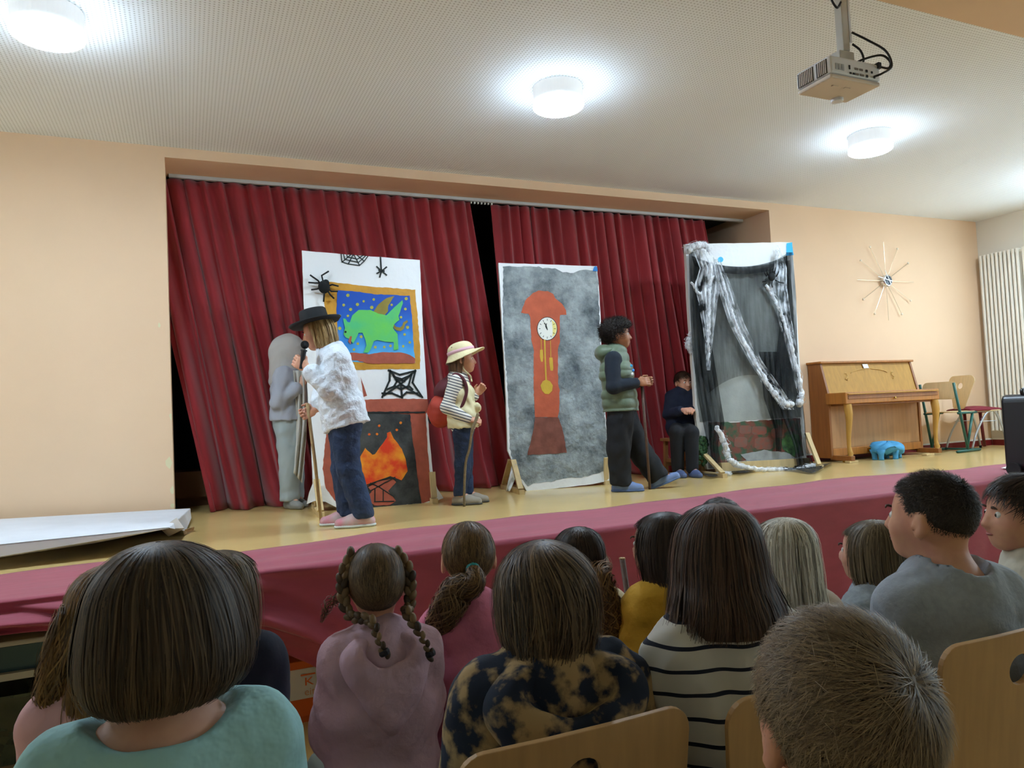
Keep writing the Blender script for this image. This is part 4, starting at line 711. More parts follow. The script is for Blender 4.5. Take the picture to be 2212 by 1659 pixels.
def torso(J, t=0, b=1, belly=0):
    sl, sr = J['shL'], J['shR']; x = nrm(sr-sl); N, P = J['neck'], J['pel']; ch = N*.62+P*.38; wa = N*.25+P*.75; f = J['fwd']
    return [cap(sl+x*.03*b, sr-x*.03*b, .052*b+t, None, .03), cap(ch-x*.062*b, ch+x*.062*b, .088*b+t, None, .05), cap(wa-x*.05*b, wa+x*.05*b, (.084+belly)*b+t, None, .05), cap(P-x*.058*b, P+x*.058*b, .092*b+t, None, .05), cap(N-[0, 0, .01], N*.8+ch*.2, .05*b+t, .06*b+t, .03), cap(N*.8+ch*.2, ch, .07*b+t, .085*b+t, .04)]
def arm(J, s, t=0, b=1, frac=1.0, flare=0):
    a, e, w = J['sh'+s], J['el'+s], J['wr'+s]; w2 = e+(w-e)*frac
    return [cap(a, e, .043*b+t, .034*b+t, .03), cap(e, w2, .034*b+t, (.034-.011*frac)*b+t+flare, .02)]
def leg(J, s, t=0, b=1, frac=1.0, flare=0, thigh=0):
    h, k, a = J['hip'+s], J['kn'+s], J['an'+s]; a2 = k+(a-k)*frac
    return [cap(h, k, (.074+thigh)*b+t, .05*b+t+flare*.5, .03), cap(k, a2, .05*b+t+flare*.5, (.05-.017*frac)*b+t+flare, .02)]
def body_prims(J, s, b, hands):
    P = torso(J, -.004, b)
    for q in 'LR':
        P += arm(J, q, 0, b); P += leg(J, q, 0, b); P += [cap(J['an'+q], J['an'+q]*.4+J['to'+q]*.6-[0, 0, .025], .033*b, .026*b, .02)]
    P += [cap(J['neck']-[0, 0, .02], J['hc']-J['hu']*.03*s-J['hf']*.015*s, .047*b, .044*b, .025)] + head_prims(J['hc'], J['hf'], J['hu'], J['hr'], s)
    for q in 'LR':
        if q in hands: d, nn, curl = hands[q]; P += hand_prims(J['wr'+q], v3(*d), v3(*nn), b, curl, 1 if q == 'R' else -1)
    return P
SKIN = lambda key, c, c2: mat(key, c, .5, noise=(24, .1, 3), col2=c2, spec=.4)
SK1 = SKIN('fair_skin', 'd9a482', 'cf927c'); SK2 = SKIN('tan_skin', 'b07a58', 'a06a4c'); SK3 = SKIN('pale_skin', 'dcab90', 'd09a84')
EYEW = mat('eye_white', 'e8e6e0', .2); IRIS = mat('iris_brown', '2b1a12', .1); LIP = mat('lips', 'a9615a', .5)
def face_bits(J, s, root, brow):
    c, f, u, r = J['hc'], J['hf'], J['hu'], J['hr']; R3 = Matrix((r, f, u)).transposed()
    for sd in (-1, 1):
        e = c+s*(f*.0715+u*.0+r*.031*sd); eo = under(MB().ball(e, .0115*s, 12, 8).obj('eye', EYEW, smooth=True), root); under(MB().ball(e+f*.0068*s, .0062*s, 10, 6).obj('iris', IRIS, smooth=True), eo)
        under(MB().tube([c+s*(f*(.089-.01*abs(q-.5))+u*(.019+.004*math.sin(q*PI))+r*sd*(.016+.032*q)) for q in (0, .33, .66, 1)], [.003*s, .0035*s, .003*s, .0015*s], 6).obj('eyebrow', brow, smooth=True), root)
    under(MB().tube([c+s*(f*(.0935-.006*abs(q))+u*(-.0575)+r*.019*q) for q in (-1, -.5, 0, .5, 1)], [.001, .0025, .003, .0025, .001], 6).obj('mouth', LIP, smooth=True), root)
# ---- hair
def ribbons(P, Nn, w):
    n, m = P.shape[:2]; T_ = np.gradient(P, axis=1); Sd = np.cross(T_, Nn); Sd /= np.maximum(1e-9, np.linalg.norm(Sd, axis=2, keepdims=True)); Sd *= w[..., None]*.5
    V = np.stack([P-Sd, P+Sd], 2).reshape(-1, 3); i, j = np.meshgrid(np.arange(n), np.arange(m-1), indexing='ij'); a = ((i*m+j)*2).ravel(); return V, np.stack([a, a+1, a+3, a+2], 1)
def hair_obj(name, P, Nn, w, m, root):
    V, Q = ribbons(P, Nn, w); o = link(name, fast_mesh(name, V, Q), None, m, True); return under(o, root)
def hair_long(J, s, root, prof, m, n, width=.002, seed=1, gap=125, fringe=.05, clump=60, jit=.05, mseg=14, wavy=0, hemj=.06, part=0, dirs=None, shell=True, layer=.14, top=.25, swirl=0, tous=.02, stray=.04):
    """strands laid from the crown over an envelope: prof rows (z, rx, ry, yo) from crown to hem, in head measure"""
    rg = np.random.default_rng(seed); pr = np.array(catmull([np.array(p, float) for p in prof], 10)); d = np.r_[0, np.cumsum(np.linalg.norm(np.diff(pr[:, :3], axis=0), axis=1))]; tt = d/d[-1]
    c, f, u, r = J['hc'], J['hf'], J['hu'], J['hr']; dz = v3(0, 0, 1) if dirs is None else dirs
    def pos(a, t, k, sw=0):
        z = np.interp(t, tt, pr[:, 0]); rx = np.interp(t, tt, pr[:, 1]); ry = np.interp(t, tt, pr[:, 2]); yo = np.interp(t, tt, pr[:, 3]); sx = np.interp(t, tt, pr[:, 4]) if pr.shape[1] > 4 else 0*t
        lo = np.minimum(z, 0); hi = np.maximum(z, 0)       # above the chin hair follows the head, below it hangs
        return c + s*((rx*np.sin(a)*k + sx)[..., None]*r + (yo-ry*np.cos(a)*k)[..., None]*f + hi[..., None]*u + lo[..., None]*(.5*u+.5*dz))
    g = math.radians(gap); tf = np.interp(-fringe, -pr[:, 0], tt)
    def tend(a): x = np.clip((np.abs(a)-g+.12)/.24, 0, 1); return 1+(tf-1)*x
    a0 = rg.uniform(-PI, PI, n); ca = rg.uniform(-PI, PI, clump); co = rg.normal(0, tous, clump); cl = np.argmin(np.abs((a0[:, None]-ca[None]+PI) % (2*PI)-PI), 1)
    T_ = np.linspace(0, 1, mseg)[None]; t0 = rg.uniform(0, 1, n)**1.6*top; t1 = tend(a0)*(1-hemj*rg.uniform(0, 1, n)**1.5); t0 = np.minimum(t0, t1*.6); t = t0[:, None]+(t1-t0)[:, None]*T_
    da = (ca[cl]-a0+PI) % (2*PI)-PI; a = a0[:, None]+da[:, None]*.55*T_**1.4 + jit*rg.normal(size=n)[:, None]*T_ + .025*np.sin(9*T_+rg.uniform(0, 6, n)[:, None])*T_
    sy = rg.uniform(0, 1, n) < stray; a = a + swirl*np.sin(T_*2.2)*np.cos(a0[:, None]*.5) + (sy*rg.normal(0, .12, n))[:, None]*T_
    lay = np.where(sy, 1+.07*rg.uniform(0, 1, n), 1-layer*rg.uniform(0, 1, n)**2); k = lay[:, None]*(1+co[cl][:, None]*T_) + wavy*np.sin(T_*22+rg.uniform(0, 1.5, n)[:, None]+a*3)*T_
    P = pos(a, t, k); zz = np.interp(t, tt, pr[:, 0]); Nn = P-(c+s*(np.maximum(zz, 0)*.1)[..., None]*u+s*np.minimum(zz, 0)[..., None]*(.5*u+.5*dz)+s*np.interp(t, tt, pr[:, 3])[..., None]*f); Nn /= np.maximum(1e-9, np.linalg.norm(Nn, axis=2, keepdims=True))
    w = width*s*rg.uniform(.6, 1.4, n)[:, None]*(1-.75*np.clip((T_-.75)/.25, 0, 1))*np.ones_like(t)
    o = hair_obj('hair', P, Nn, w, m, root)
    if shell:
        na, ns = 64, 30; A_ = np.linspace(-PI, PI, na)[:, None]; T2 = np.linspace(0, 1, ns)[None]*np.maximum(tend(A_)-.015, .05); Pq = pos(A_+0*T2, T2, np.full_like(T2, 1-layer*.8)+.006*np.sin(A_*24)); i, j = np.meshgrid(np.arange(na-1), np.arange(ns-1), indexing='ij'); q = (i*ns+j).ravel()
        so = link('hair_underlayer', fast_mesh('hair_underlayer', Pq.reshape(-1, 3), np.stack([q, q+1, q+ns+1, q+ns], 1)), None, base_of(m), True); under(so, o)
    return o
def hairline(a): return np.interp(a, [0, 55, 78, 92, 108, 125, 180], [134, 131, 118, 88, 96, 66, 56])     # lower edge of short hair, by angle from the back
def hair_short(J, s, root, m, n, L=.03, lift=.35, whorl=(.2, -.75, .6), width=.0016, seed=1, mseg=6, mask=None, jit=.35, sweep=None, curl=0, base=1.0, lenf=None):
    rg = np.random.default_rng(seed); v = rg.normal(size=(n*2, 3)); v /= np.linalg.norm(v, axis=1, keepdims=True)
    ok = np.degrees(np.arccos(v[:, 2])) < hairline(np.degrees(np.abs(np.arctan2(v[:, 0], -v[:, 1]))))+rg.normal(0, 2.5, len(v))
    if mask is not None: ok &= mask(v)
    v = v[ok][:n]; n = len(v); c, f, u, r = J['hc'], J['hf'], J['hu'], J['hr']; B3 = np.stack([r, f, u]); cc = c+s*(u*.022-f*.010); rad = np.array([.074, .094, .085])*s*base
    wv = nrm(whorl); d = v-wv; dn = np.linalg.norm(d, axis=1, keepdims=True); d = d/np.maximum(dn, 1e-6); d += jit*rg.normal(size=v.shape); sp = np.cross(v, np.broadcast_to(wv, v.shape)); d += .45*sp*np.exp(-dn*2.2)
    if sweep is not None: d += np.array(sweep)
    d -= v*(d*v).sum(1, keepdims=True); d /= np.maximum(1e-6, np.linalg.norm(d, axis=1, keepdims=True)); Ls = L*rg.uniform(.6, 1.2, n)
    if lenf is not None: Ls = Ls*lenf(v)
    T_ = np.linspace(0, 1, mseg); P = np.zeros((n, mseg, 3)); Nn = np.zeros((n, mseg, 3))
    ph = rg.uniform(0, 6, n)
    for j, t in enumerate(T_):
        q = v+d*(Ls*t/(.085*s))[:, None]*(1-lift*.5); q /= np.linalg.norm(q, axis=1, keepdims=True); h = (Ls*lift*(t**.8))[:, None]
        if curl: h = h + curl*np.sin(t*9+ph)[:, None]; q = q + curl*9*np.stack([np.sin(t*9+ph*2), np.cos(t*9+ph*3), np.sin(t*8+ph)], 1)
        p = q*rad*(1.0)+q*h; P[:, j] = cc + p@B3; Nn[:, j] = q@B3
    w = width*s*rg.uniform(.6, 1.3, n)[:, None]*(1-.8*T_[None]**2)
    return hair_obj('hair', P, Nn, w, m, root)
def scalp_cap(J, s, root, m, k=1.02):       # short dense hair under the strands
    c, f, u, r = J['hc'], J['hf'], J['hu'], J['hr']; cc = c+s*(u*.022-f*.010); V = []; na, nb = 40, 22
    for i in range(nb):
        for j in range(na):
            a = 2*PI*j/na; th = math.radians(float(hairline(abs((math.degrees(a)+180) % 360-180)))-1.5)*i/(nb-1); x, y, z = math.sin(th)*math.sin(a), -math.sin(th)*math.cos(a), math.cos(th); k_ = k*(1-.02*max(0, i/(nb-1)-.8)*5)
            V.append(cc+s*k_*(r*.0745*x+f*.0945*y+u*.0855*z))
    i, j = np.meshgrid(np.arange(nb-1), np.arange(na), indexing='ij'); a = (i*na+j).ravel(); b = (i*na+(j+1) % na).ravel()
    o = link('hair_cap', fast_mesh('hair_cap', np.array(V), np.stack([a, a+na, b+na, b], 1)), None, base_of(m), True); return under(o, root)
def bundle(name, path, rad, m, root, n=200, seed=1, wav=.25, width=.0018, core=True):
    rg = np.random.default_rng(seed); P = np.array(catmull(path, 6)); ms = len(P); R = np.interp(np.linspace(0, 1, ms), np.linspace(0, 1, len(rad)), rad); T_ = np.gradient(P, axis=0); T_ /= np.linalg.norm(T_, axis=1, keepdims=True); x = np.cross(T_, FW); x /= np.maximum(1e-6, np.linalg.norm(x, axis=1, keepdims=True)); y = np.cross(T_, x)
    a = rg.uniform(0, 2*PI, n)[:, None]+wav*np.sin(np.linspace(0, 9, ms)[None]+rg.uniform(0, 6, n)[:, None]); k = np.sqrt(rg.uniform(.3, 1.1, n))[:, None]*(1+.2*wav*np.sin(np.linspace(0, 14, ms)[None]+rg.uniform(0, 6, n)[:, None]))*R[None]
    Q = P[None]+x[None]*(np.cos(a)*k)[..., None]+y[None]*(np.sin(a)*k)[..., None]; Nn = Q-P[None]; Nn /= np.maximum(1e-9, np.linalg.norm(Nn, axis=2, keepdims=True)); w = width*rg.uniform(.6, 1.4, n)[:, None]*np.ones((1, ms)); w[:, -2:] *= .4
    o = hair_obj(name, Q, Nn, w, m, root)
    if core: under(MB().tube(P, list(R*.8), 8).obj('core', base_of(m), smooth=True), o)
    return o
def braid(path, rad, m, root, tie):
    P = np.array(catmull(path, 8)); L = np.r_[0, np.cumsum(np.linalg.norm(np.diff(P, axis=0), axis=1))]; n = int(L[-1]/(.0115)); o = None; b = MB()
    for k in range(n):
        q = np.array([np.interp(L[-1]*k/n, L, P[:, i]) for i in range(3)]); q2 = np.array([np.interp(L[-1]*min(1, (k+.5)/n), L, P[:, i]) for i in range(3)]); t = nrm(q2-q+1e-6); x = nrm(np.cross(t, FW)); r_ = np.interp(k/n, [0, .7, .85, 1], [rad, rad*.8, rad*.55, rad*.7]); sgn = 1 if k % 2 else -1
        tb = nrm(t*.9+x*sgn*-.42); R3 = Matrix((nrm(np.cross(tb, FW)), nrm(np.cross(tb, np.cross(tb, FW))), tb)).transposed(); b.ball(q+x*sgn*r_*.40, (r_*.66, r_*.72, r_*1.05), 8, 6, R3)
    o = under(b.obj('braid', m, smooth=True, fix=False), root); e = P[-6]; under(MB().lathe([(rad*.7, -.006), (rad*.8, 0), (rad*.7, .006)], e, 10, axis=tuple(nrm(P[-5]-P[-7]))).obj('hair_tie', tie), o); return o
# ---- shoes
def shoe(J, q, m, root, b=1, sole=None, lowcut=True, vox=.006):
    a, t = J['an'+q], J['to'+q]; z0 = J.get('gz', a[2]-.07*b); d = v3(t[0]-a[0], t[1]-a[1], 0); d = nrm(d); h = v3(a[0], a[1], z0)-d*.03*b; tilt = J.get('tilt'+q, 0)
    up = lambda p, k: p+v3(0, 0, k+tilt*max(0, np.dot(p-h, d)))
    P = [cap(up(h, .03*b), up(h+d*.09*b, .032*b), .036*b, .040*b, .03), cap(up(h+d*.09*b, .030*b), up(h+d*.165*b, .024*b), .040*b, .030*b, .03), cap(up(h+d*.02*b, .05*b), up(h+d*.03*b, .075*b), .034*b, .034*b, .02)]
    nn = nrm(v3(0, 0, -1)+d*tilt); P += [cutp(h+v3(0, 0, .002), nn, .3), cutp(up(h+d*.03*b, .085*b), (0, 0, 1), .1)]
    o = grow('shoe', P, m, root, vox)
    if sole is not None: under(link('sole', sdf_mesh('sole', [cap(up(h, .012), up(h+d*.09*b, .012), .040*b, .0435*b, .03), cap(up(h+d*.09*b, .012), up(h+d*.165*b, .012), .0435*b, .034*b, .03), cutp(h+v3(0, 0, .001), nn, .3), cutp(up(h, .016*b), -nn, .3)], .006), None, sole, True), o)
    return o
def person(label, J, s, b, skin, hands={}, vox=.0065, brow=None, face=True):
    base = v3(J['pel'][0], J['pel'][1], J.get('gz', 0)); t = thing('person', label, 'person', base)
    bo = grow('body', body_prims(J, s, b, hands), skin, t, vox)
    if face: face_bits(J, s, t, brow or MATS.get('brow') or mat('brow', '4a3526', .7))
    return t
# ------------------------------------------------------------------ the children on the stage
def standing(px, d, yaw_fwd):
    pass
DENIM = mat('dark_denim', '23385a', .8, noise=(9, .35, 5), bump=(34, .8, 5, .014)); WSHIRT = mat('white_shirt_cloth', 'dfe6ee', .8, bump=(26, .9, 6, .02)); GREYJ = mat('grey_jersey', 'a9adb8', .9, bump=(18, .4, 4, .012)); GREYT = mat('pale_grey_trousers', 'a6b2b4', .9, bump=(14, .4, 4, .012)); BLKC = mat('black_trouser_cloth', '15171c', .9, bump=(20, .3)); NAVY = mat('navy_cloth', '141d33', .9, bump=(20, .4)); 
def pose(depth, hd, jt, fwd, face, up=(0, 0, 1), gz=HS):
    J = {k: at_depth(q[0], q[1], depth+(q[2] if len(q) > 2 else 0)) for k, q in jt.items()}; J['hc'] = at_depth(hd[0], hd[1], depth+(hd[2] if len(hd) > 2 else 0)); J['hf'], J['hu'], J['hr'] = head_frame(face, up); J['fwd'] = nrm(fwd); J['gz'] = gz; return J
R2 = nrm(RT*[1, 1, 0]); F2 = nrm(FW*[1, 1, 0])
# -- grey hooded figure behind the dragon board
J = pose(5.92, (628, 762), dict(neck=(624, 805), pel=(622, 905), shL=(632, 815, .13), shR=(612, 815, -.13), elL=(650, 868, .14), elR=(600, 868, -.17), wrL=(662, 838, .05), wrR=(648, 835, -.14), hipL=(624, 912, .07), hipR=(620, 912, -.07), knL=(634, 1000, .07), knR=(626, 1000, -.07), anL=(636, 1072, .08), anR=(626, 1074, -.06)), R2, nrm(R2*.9+v3(0, 0, -.55)))
for q in 'LR': J['an'+q][2] = HS+.075; J['to'+q] = J['an'+q]+R2*.1-F2*.08
p = person('child in a grey hoodie with the hood pulled over the head behind the dragon board', J, 1.0, 1.05, SK3, {'R': (R2*.5+v3(0, 0, .9), -F2*-1.0, .7)}, brow=mat('brow', '4a3526', .7))
wr = lambda am, fr, sd: (lambda X, Y, Z: am*wave(X, Y, Z, fr, sd))
c, f, u, r = J['hc'], J['hf'], J['hu'], J['hr']
grow('hoodie', torso(J, .03, 1.05) + arm(J, 'L', .022, 1.05, .85) + arm(J, 'R', .024, 1.05, .85) + [cap(J['pel']-[0, 0, -.02], J['pel']+[0, 0, .04], .125, None, .03), cutp(J['pel']-[0, 0, .01], (0, 0, -1), .4)], GREYJ, p, .008, wr(.007, 46, 3))
grow('hood', [ell(c-f*.02+u*.02, (.105, .135, .125), [r, f, u], .03), cap(c-f*.05-u*.05, J['neck']-[0, 0, .03], .10, .115, .05), cap(c-f*.09+u*.0, J['neck']-R2*.09-[0, 0, .06], .06, .07, .05), ell(c+f*.13-u*.03, (.07, .09, .10), [r, f, u], .02, True)], mat('grey_hood_cloth', 'b7b3ae', .9, bump=(18, .4, 4, .012)), p, .008, wr(.006, 40, 5))
grow('trousers', torso(J, .0, 1.05)[3:4] + leg(J, 'L', .022, 1.05, .97, .02) + leg(J, 'R', .022, 1.05, .97, .02) + [cutp(J['an'+q]-[0, 0, .01], (0, 0, -1), .11) for q in 'LR'], GREYT, p, .008, wr(.006, 40, 6))
for q in 'LR': shoe(J, q, mat('grey_shoe', '8d8d88', .7), p)
G_ = []
for v in np.linspace(0, 1, 22): G_.append([at_depth(652+v*6-6*v*v+u_*(16-4*v)-6+4*math.sin(v*4), 800+v*232+u_*14*v, 5.78+.03*math.sin(u_*9+v*3)) for u_ in np.linspace(-.8, .8, 10)])
under(MB().grid(G_).obj('hanging_cloth', mat('cream_cloth', 'c9c6bd', .9, bump=(20, .4, 4, .012)), smooth=True, solid=.005), p)
# -- child in hat with microphone
J = pose(4.74, (687, 717), dict(neck=(716, 757), pel=(745, 912), shL=(728, 778, -.12), shR=(716, 776, .13), elL=(712, 842, -.17), elR=(700, 842, .15), wrL=(664, 795, -.15), wrR=(684, 882, .05), hipL=(744, 918, -.07), hipR=(742, 918, .07), knL=(752, 1010, -.07), knR=(742, 1012, .07), anL=(785, 1098, -.06), anR=(752, 1106, .08)), -R2, nrm(-R2+v3(0, 0, -.28)-F2*.05))
for q in 'LR': J['an'+q][2] = HS+.075; J['to'+q] = J['an'+q]-R2*.14-F2*.03
p = person('child in a black hat and white shirt speaking into a microphone', J, 1.02, 1.08, SK1, {'L': (-R2*.55+v3(0, 0, .35), -R2*.2+v3(0, 0, .3)+F2*.8, .95), 'R': (-R2*.7+v3(0, 0, -.3), F2*-.6-R2*.2, .95)})
grow('shirt', torso(J, .026, 1.08, .02) + arm(J, 'L', .026, 1.08, .75, .006) + arm(J, 'R', .026, 1.08, .7, .006) + [cap(J['pel']+[0, 0, .02], J['pel']-[0, 0, .03]+R2*.01, .135, .145, .05), cap(J['neck']-R2*-.0, J['neck']+v3(0, 0, .02)-R2*.02, .062, .06, .02), cutp(J['pel']-[0, 0, .035], (R2*.25+v3(0, 0, -1)), .35), cutp(J['neck']+v3(0, 0, .03), (-R2*.5+v3(0, 0, 1)), .09)], WSHIRT, p, .007, wr(.0055, 58, 11))
c, f, u, r = J['hc'], J['hf'], J['hu'], J['hr']
grow('collar', [cap(J['neck']+F2*.05+v3(0, 0, .0), J['neck']-R2*.06+v3(0, 0, -.02), .02, .014, .02), cap(J['neck']-F2*.05+v3(0, 0, .0), J['neck']-R2*.06-F2*.02+v3(0, 0, -.03), .02, .014, .02), cap(J['neck']+R2*.04+F2*.04, J['neck']+R2*.04-F2*.04, .022, None, .02)], WSHIRT, p, .006)
under(MB().box(J['pel']-F2*.145+v3(0, 0, .01)+R2*.03, (.012, .006, .03)).obj('red_tag', mat('tag_red', 'c0392b', .6)), p)
grow('jeans', torso(J, .0, 1.08)[3:4] + leg(J, 'L', .016, 1.08, .98, .014) + leg(J, 'R', .016, 1.08, .98, .014) + [cutp(J['an'+q]-[0, 0, .02], (0, 0, -1), .11) for q in 'LR'], DENIM, p, .0075, wr(.006, 50, 13))
PINKS = mat('pink_sneaker', 'dd8f9e', .6, noise=(12, .2), col2='c6b9b4')
for q in 'LR': shoe(J, q, PINKS, p, 1.1, sole=mat('sole_white', 'd5dcd8', .6))
hair_long(J, 1.02, p, [(.106, .004, .004, -.02), (.098, .04, .045, -.018), (.07, .07, .08, -.015), (.03, .084, .10, -.012), (-.03, .090, .105, -.014), (-.09, .092, .105, -.016), (-.115, .088, .10, -.018)], hair_mat('blond_brown_hair', '8a6a3c', 'd8b983'), 900, .004, 21, gap=112, fringe=.04, mseg=9, hemj=.2, wavy=.02)
ax_ = nrm(u*1.0-f*.06); hc_ = c+u*.055; HATB = mat('black_felt', '101215', .85); hat = thing('hat', 'black felt hat with a patterned band worn by the child with the microphone', 'hat', hc_)
prof = [(.088, .004), (.15, -.006), (.168, .012), (.166, .016), (.15, -.001), (.094, .008), (.090, .03), (.086, .085), (.078, .094), (.03, .09), (.0, .088)]
under(MB().lathe(prof, hc_, 40, axis=tuple(ax_)).obj('hat_felt', HATB, smooth=True), hat)
hb = under(MB().lathe([(.0935, .010), (.0945, .012), (.0935, .022), (.091, .024)], hc_, 40, axis=tuple(ax_)).obj('hat_band', mat('band_brown', '3a2b1e', .7), smooth=True), hat); Rm = Vector((0, 0, 1)).rotation_difference(Vector(ax_)).to_matrix()
for k in range(18): a = 2*PI*k/18; under(MB().ball(Vector(hc_)+Rm @ Vector((.097*math.cos(a), .097*math.sin(a), .017)), (.006, .006, .004), 8, 5).obj('bead', mat('bead_cream', 'c9b184', .5)), hb)
mic = thing('microphone', 'black handheld microphone held to the mouth of the child in the hat', 'microphone', at_depth(652, 780, 4.58)); a, b_ = at_depth(650, 797, 4.575), at_depth(659, 742, 4.60); t_ = nrm(b_-a)
under(MB().tube([a, a+(b_-a)*.7], [.011, .016], 14).obj('handle', BLK, smooth=False), mic); under(MB().ball(b_-t_*.008, .026, 16, 10).obj('mesh_head', mat('mic_mesh', '16181c', .5, metal=.6, bump=(500, .8)), smooth=True), mic); under(MB().lathe([(.02, 0), (.021, .004), (.02, .008)], a+(b_-a)*.7, 16, axis=tuple(t_)).obj('ring', GRY), mic)
t_ = thing('walking_stick', 'pale straight stick held low by the child in the hat', 'stick', at_depth(690, 1110, 4.72)); A0 = at_depth(664, 872, 4.76); B0 = on_z(694, 1128, HS); under(MB().tube([A0, A0*.5+B0*.5+R2*.005, B0], .011, 9).obj('stick_shaft', mat('pale_stick', 'b89a6c', .7, noise=(40, .2)), smooth=True), t_)
# -- girl with sun hat and backpack
J = pose(5.62, (999, 777), dict(neck=(988, 812), pel=(1001, 915), shL=(994, 824, .115), shR=(986, 824, -.115), elL=(1000, 872, .15), elR=(965, 880, -.15), wrL=(1028, 852, .10), wrR=(1013, 906, -.13), hipL=(1002, 922, .065), hipR=(1000, 922, -.065), knL=(1004, 1002, .065), knR=(1000, 1002, -.065), anL=(1010, 1068, .07), anR=(994, 1072, -.05)), R2, nrm(R2+v3(0, 0, .03)))
for q in 'LR': J['an'+q][2] = HS+.07; J['to'+q] = J['an'+q]+R2*.14-F2*.02
p = person('girl in a cream sun hat and striped top wearing a red backpack', J, .95, .92, SK1, {'R': (R2*.75+v3(0, 0, -.1), -v3(0, 0, 1)+R2*.3+F2*.6, .9), 'L': (R2*.5+v3(0, 0, .5), F2*-.8, .7)})
def stripe_mat(key, base, line, period, duty, axis=(0, 0, 1), warp=.3):
    m = bpy.data.materials.new(key); m.use_nodes = True; nt = m.node_tree; b = nt.nodes['Principled BSDF']; L = nt.links.new; tc = nt.nodes.new('ShaderNodeTexCoord'); dt = nt.nodes.new('ShaderNodeVectorMath'); dt.operation = 'DOT_PRODUCT'; dt.inputs[1].default_value = tuple(np.array(nrm(axis))/period)
    n = nt.nodes.new('ShaderNodeTexNoise'); n.inputs['Scale'].default_value = 6; ad = nt.nodes.new('ShaderNodeMath'); ad.operation = 'MULTIPLY_ADD'; ad.inputs[1].default_value = warp; fr = nt.nodes.new('ShaderNodeMath'); fr.operation = 'FRACT'; lt = nt.nodes.new('ShaderNodeMath'); lt.operation = 'LESS_THAN'; lt.inputs[1].default_value = duty; mx = nt.nodes.new('ShaderNodeMix'); mx.data_type = 'RGBA'
    L(tc.outputs['Object'], dt.inputs[0]); L(tc.outputs['Object'], n.inputs['Vector']); L(n.outputs['Fac'], ad.inputs[0]); L(dt.outputs['Value'], ad.inputs[2]); L(ad.outputs[0], fr.inputs[0]); L(fr.outputs[0], lt.inputs[0]); L(lt.outputs[0], mx.inputs['Factor']); mx.inputs['A'].default_value = (*lin(base), 1); mx.inputs['B'].default_value = (*lin(line), 1); L(mx.outputs['Result'], b.inputs['Base Color']); b.inputs['Roughness'].default_value = .9; MATS[key] = m; return m
STRIPE = stripe_mat('narrow_striped_jersey', 'e2ddd0', '2c3348', .021, .3, nrm(v3(0, 0, 1)+R2*.35))
grow('striped_top', torso(J, .012, .92) + arm(J, 'L', .016, .92, .85) + arm(J, 'R', .016, .92, .92), STRIPE, p, .007, wr(.004, 26, 21))
CREAMV = mat('cream_vest_cloth', 'ddd3a8', .85, bump=(24, .4, 4, .01))
grow('cream_vest', torso(J, .026, .92, .01)[1:5] + [cap(J['pel']-[0, 0, .0], J['pel']+[0, 0, .03], .115, None, .03), ell(J['pel']+R2*.11+v3(0, 0, .12)-F2*.05, (.03, .05, .04), None, .02), ell(J['pel']+R2*.10+v3(0, 0, .03)-F2*.06, (.03, .05, .035), None, .02), cutp(J['pel']-[0, 0, .03], (0, 0, -1), .3), cutp(J['neck']-[0, 0, .035], (0, 0, 1), .14)], CREAMV, p, .007, wr(.006, 50, 23))
grow('jeans', torso(J, .0, .92)[3:4] + leg(J, 'L', .012, .92, .97, .004) + leg(J, 'R', .012, .92, .97, .004) + [cutp(J['an'+q]-[0, 0, .0], (0, 0, -1), .09) for q in 'LR'], DENIM, p, .007, wr(.005, 50, 24))
for q in 'LR': shoe(J, q, mat('grey_suede_shoe', '9c9384', .8), p, 1.0, sole=mat('sole_dark', '4a463f', .7))
c, f, u, r = J['hc'], J['hf'], J['hu'], J['hr']
hair_long(J, .95, p, [(.095, .01, .01, -.02), (.085, .06, .07, -.015), (.03, .082, .10, -.012), (-.05, .084, .10, -.016), (-.10, .08, .095, -.02), (-.13, .065, .08, -.025)], hair_mat('mid_brown_hair', '4a3220', '80593a'), 700, .004, 22, gap=105, fringe=.04, mseg=8, hemj=.25, wavy=.02)
sh_ = thing('sun_hat', 'cream sun hat with a pink band on the girl with the backpack', 'hat', c+u*.05); ax_ = nrm(u-f*.22); HATC = mat('cream_hat_cloth', 'ddd0a2', .85, bump=(40, .3))
def brimhat(c0, ax_, fr_, prof_fn, n=36, m_=12):
    z_ = nrm(ax_); y_ = nrm(fr_-z_*(fr_@z_)); x_ = np.cross(y_, z_); return [[c0+x_*q[0]+y_*q[1]+z_*q[2] for q in [prof_fn(2*PI*k/n, j/(m_-1)) for k in range(n+1)]] for j in range(m_)]
def pf(a, t):
    if t < .55: q = t/.55; rr = .098*math.sin(q*PI/2)**.7; return (rr*math.sin(a)*.92, rr*math.cos(a)*1.05, .085*math.cos(q*PI/2)**.8+.002)
    q = (t-.55)/.45; w = .030+.045*max(0, math.cos(a)); rr = .098+w*q; return (rr*math.sin(a)*.94, rr*math.cos(a)*1.05, .002-.05*q*(1-.8*max(0, math.cos(a)))+.004*math.sin(5*a)*q)
under(MB().grid(brimhat(c+u*.048-f*.005, ax_, f, pf, 40, 20)).obj('hat_crown', HATC, smooth=True, solid=.004), sh_)
bnd = MB().grid(brimhat(c+u*.048-f*.005, ax_, f, lambda a, t: (.0985*math.sin(a)*.94, .0985*math.cos(a)*1.07, .004+.026*t), 36, 3)); under(bnd.obj('pink_band', mat('pink_ribbon', 'd8a9b4', .7), smooth=True, solid=.003), sh_)
under(MB().tube(catmull([c-F2*.07*.95-f*.0-u*.03, c-F2*.065+f*.01-u*.08, c-F2*.03+f*.05-u*.125, c+f*.055-u*.15, c+f*.06-u*.17-F2*.03], 5), .006, 8).obj('chin_cord', HATC, smooth=True), sh_)
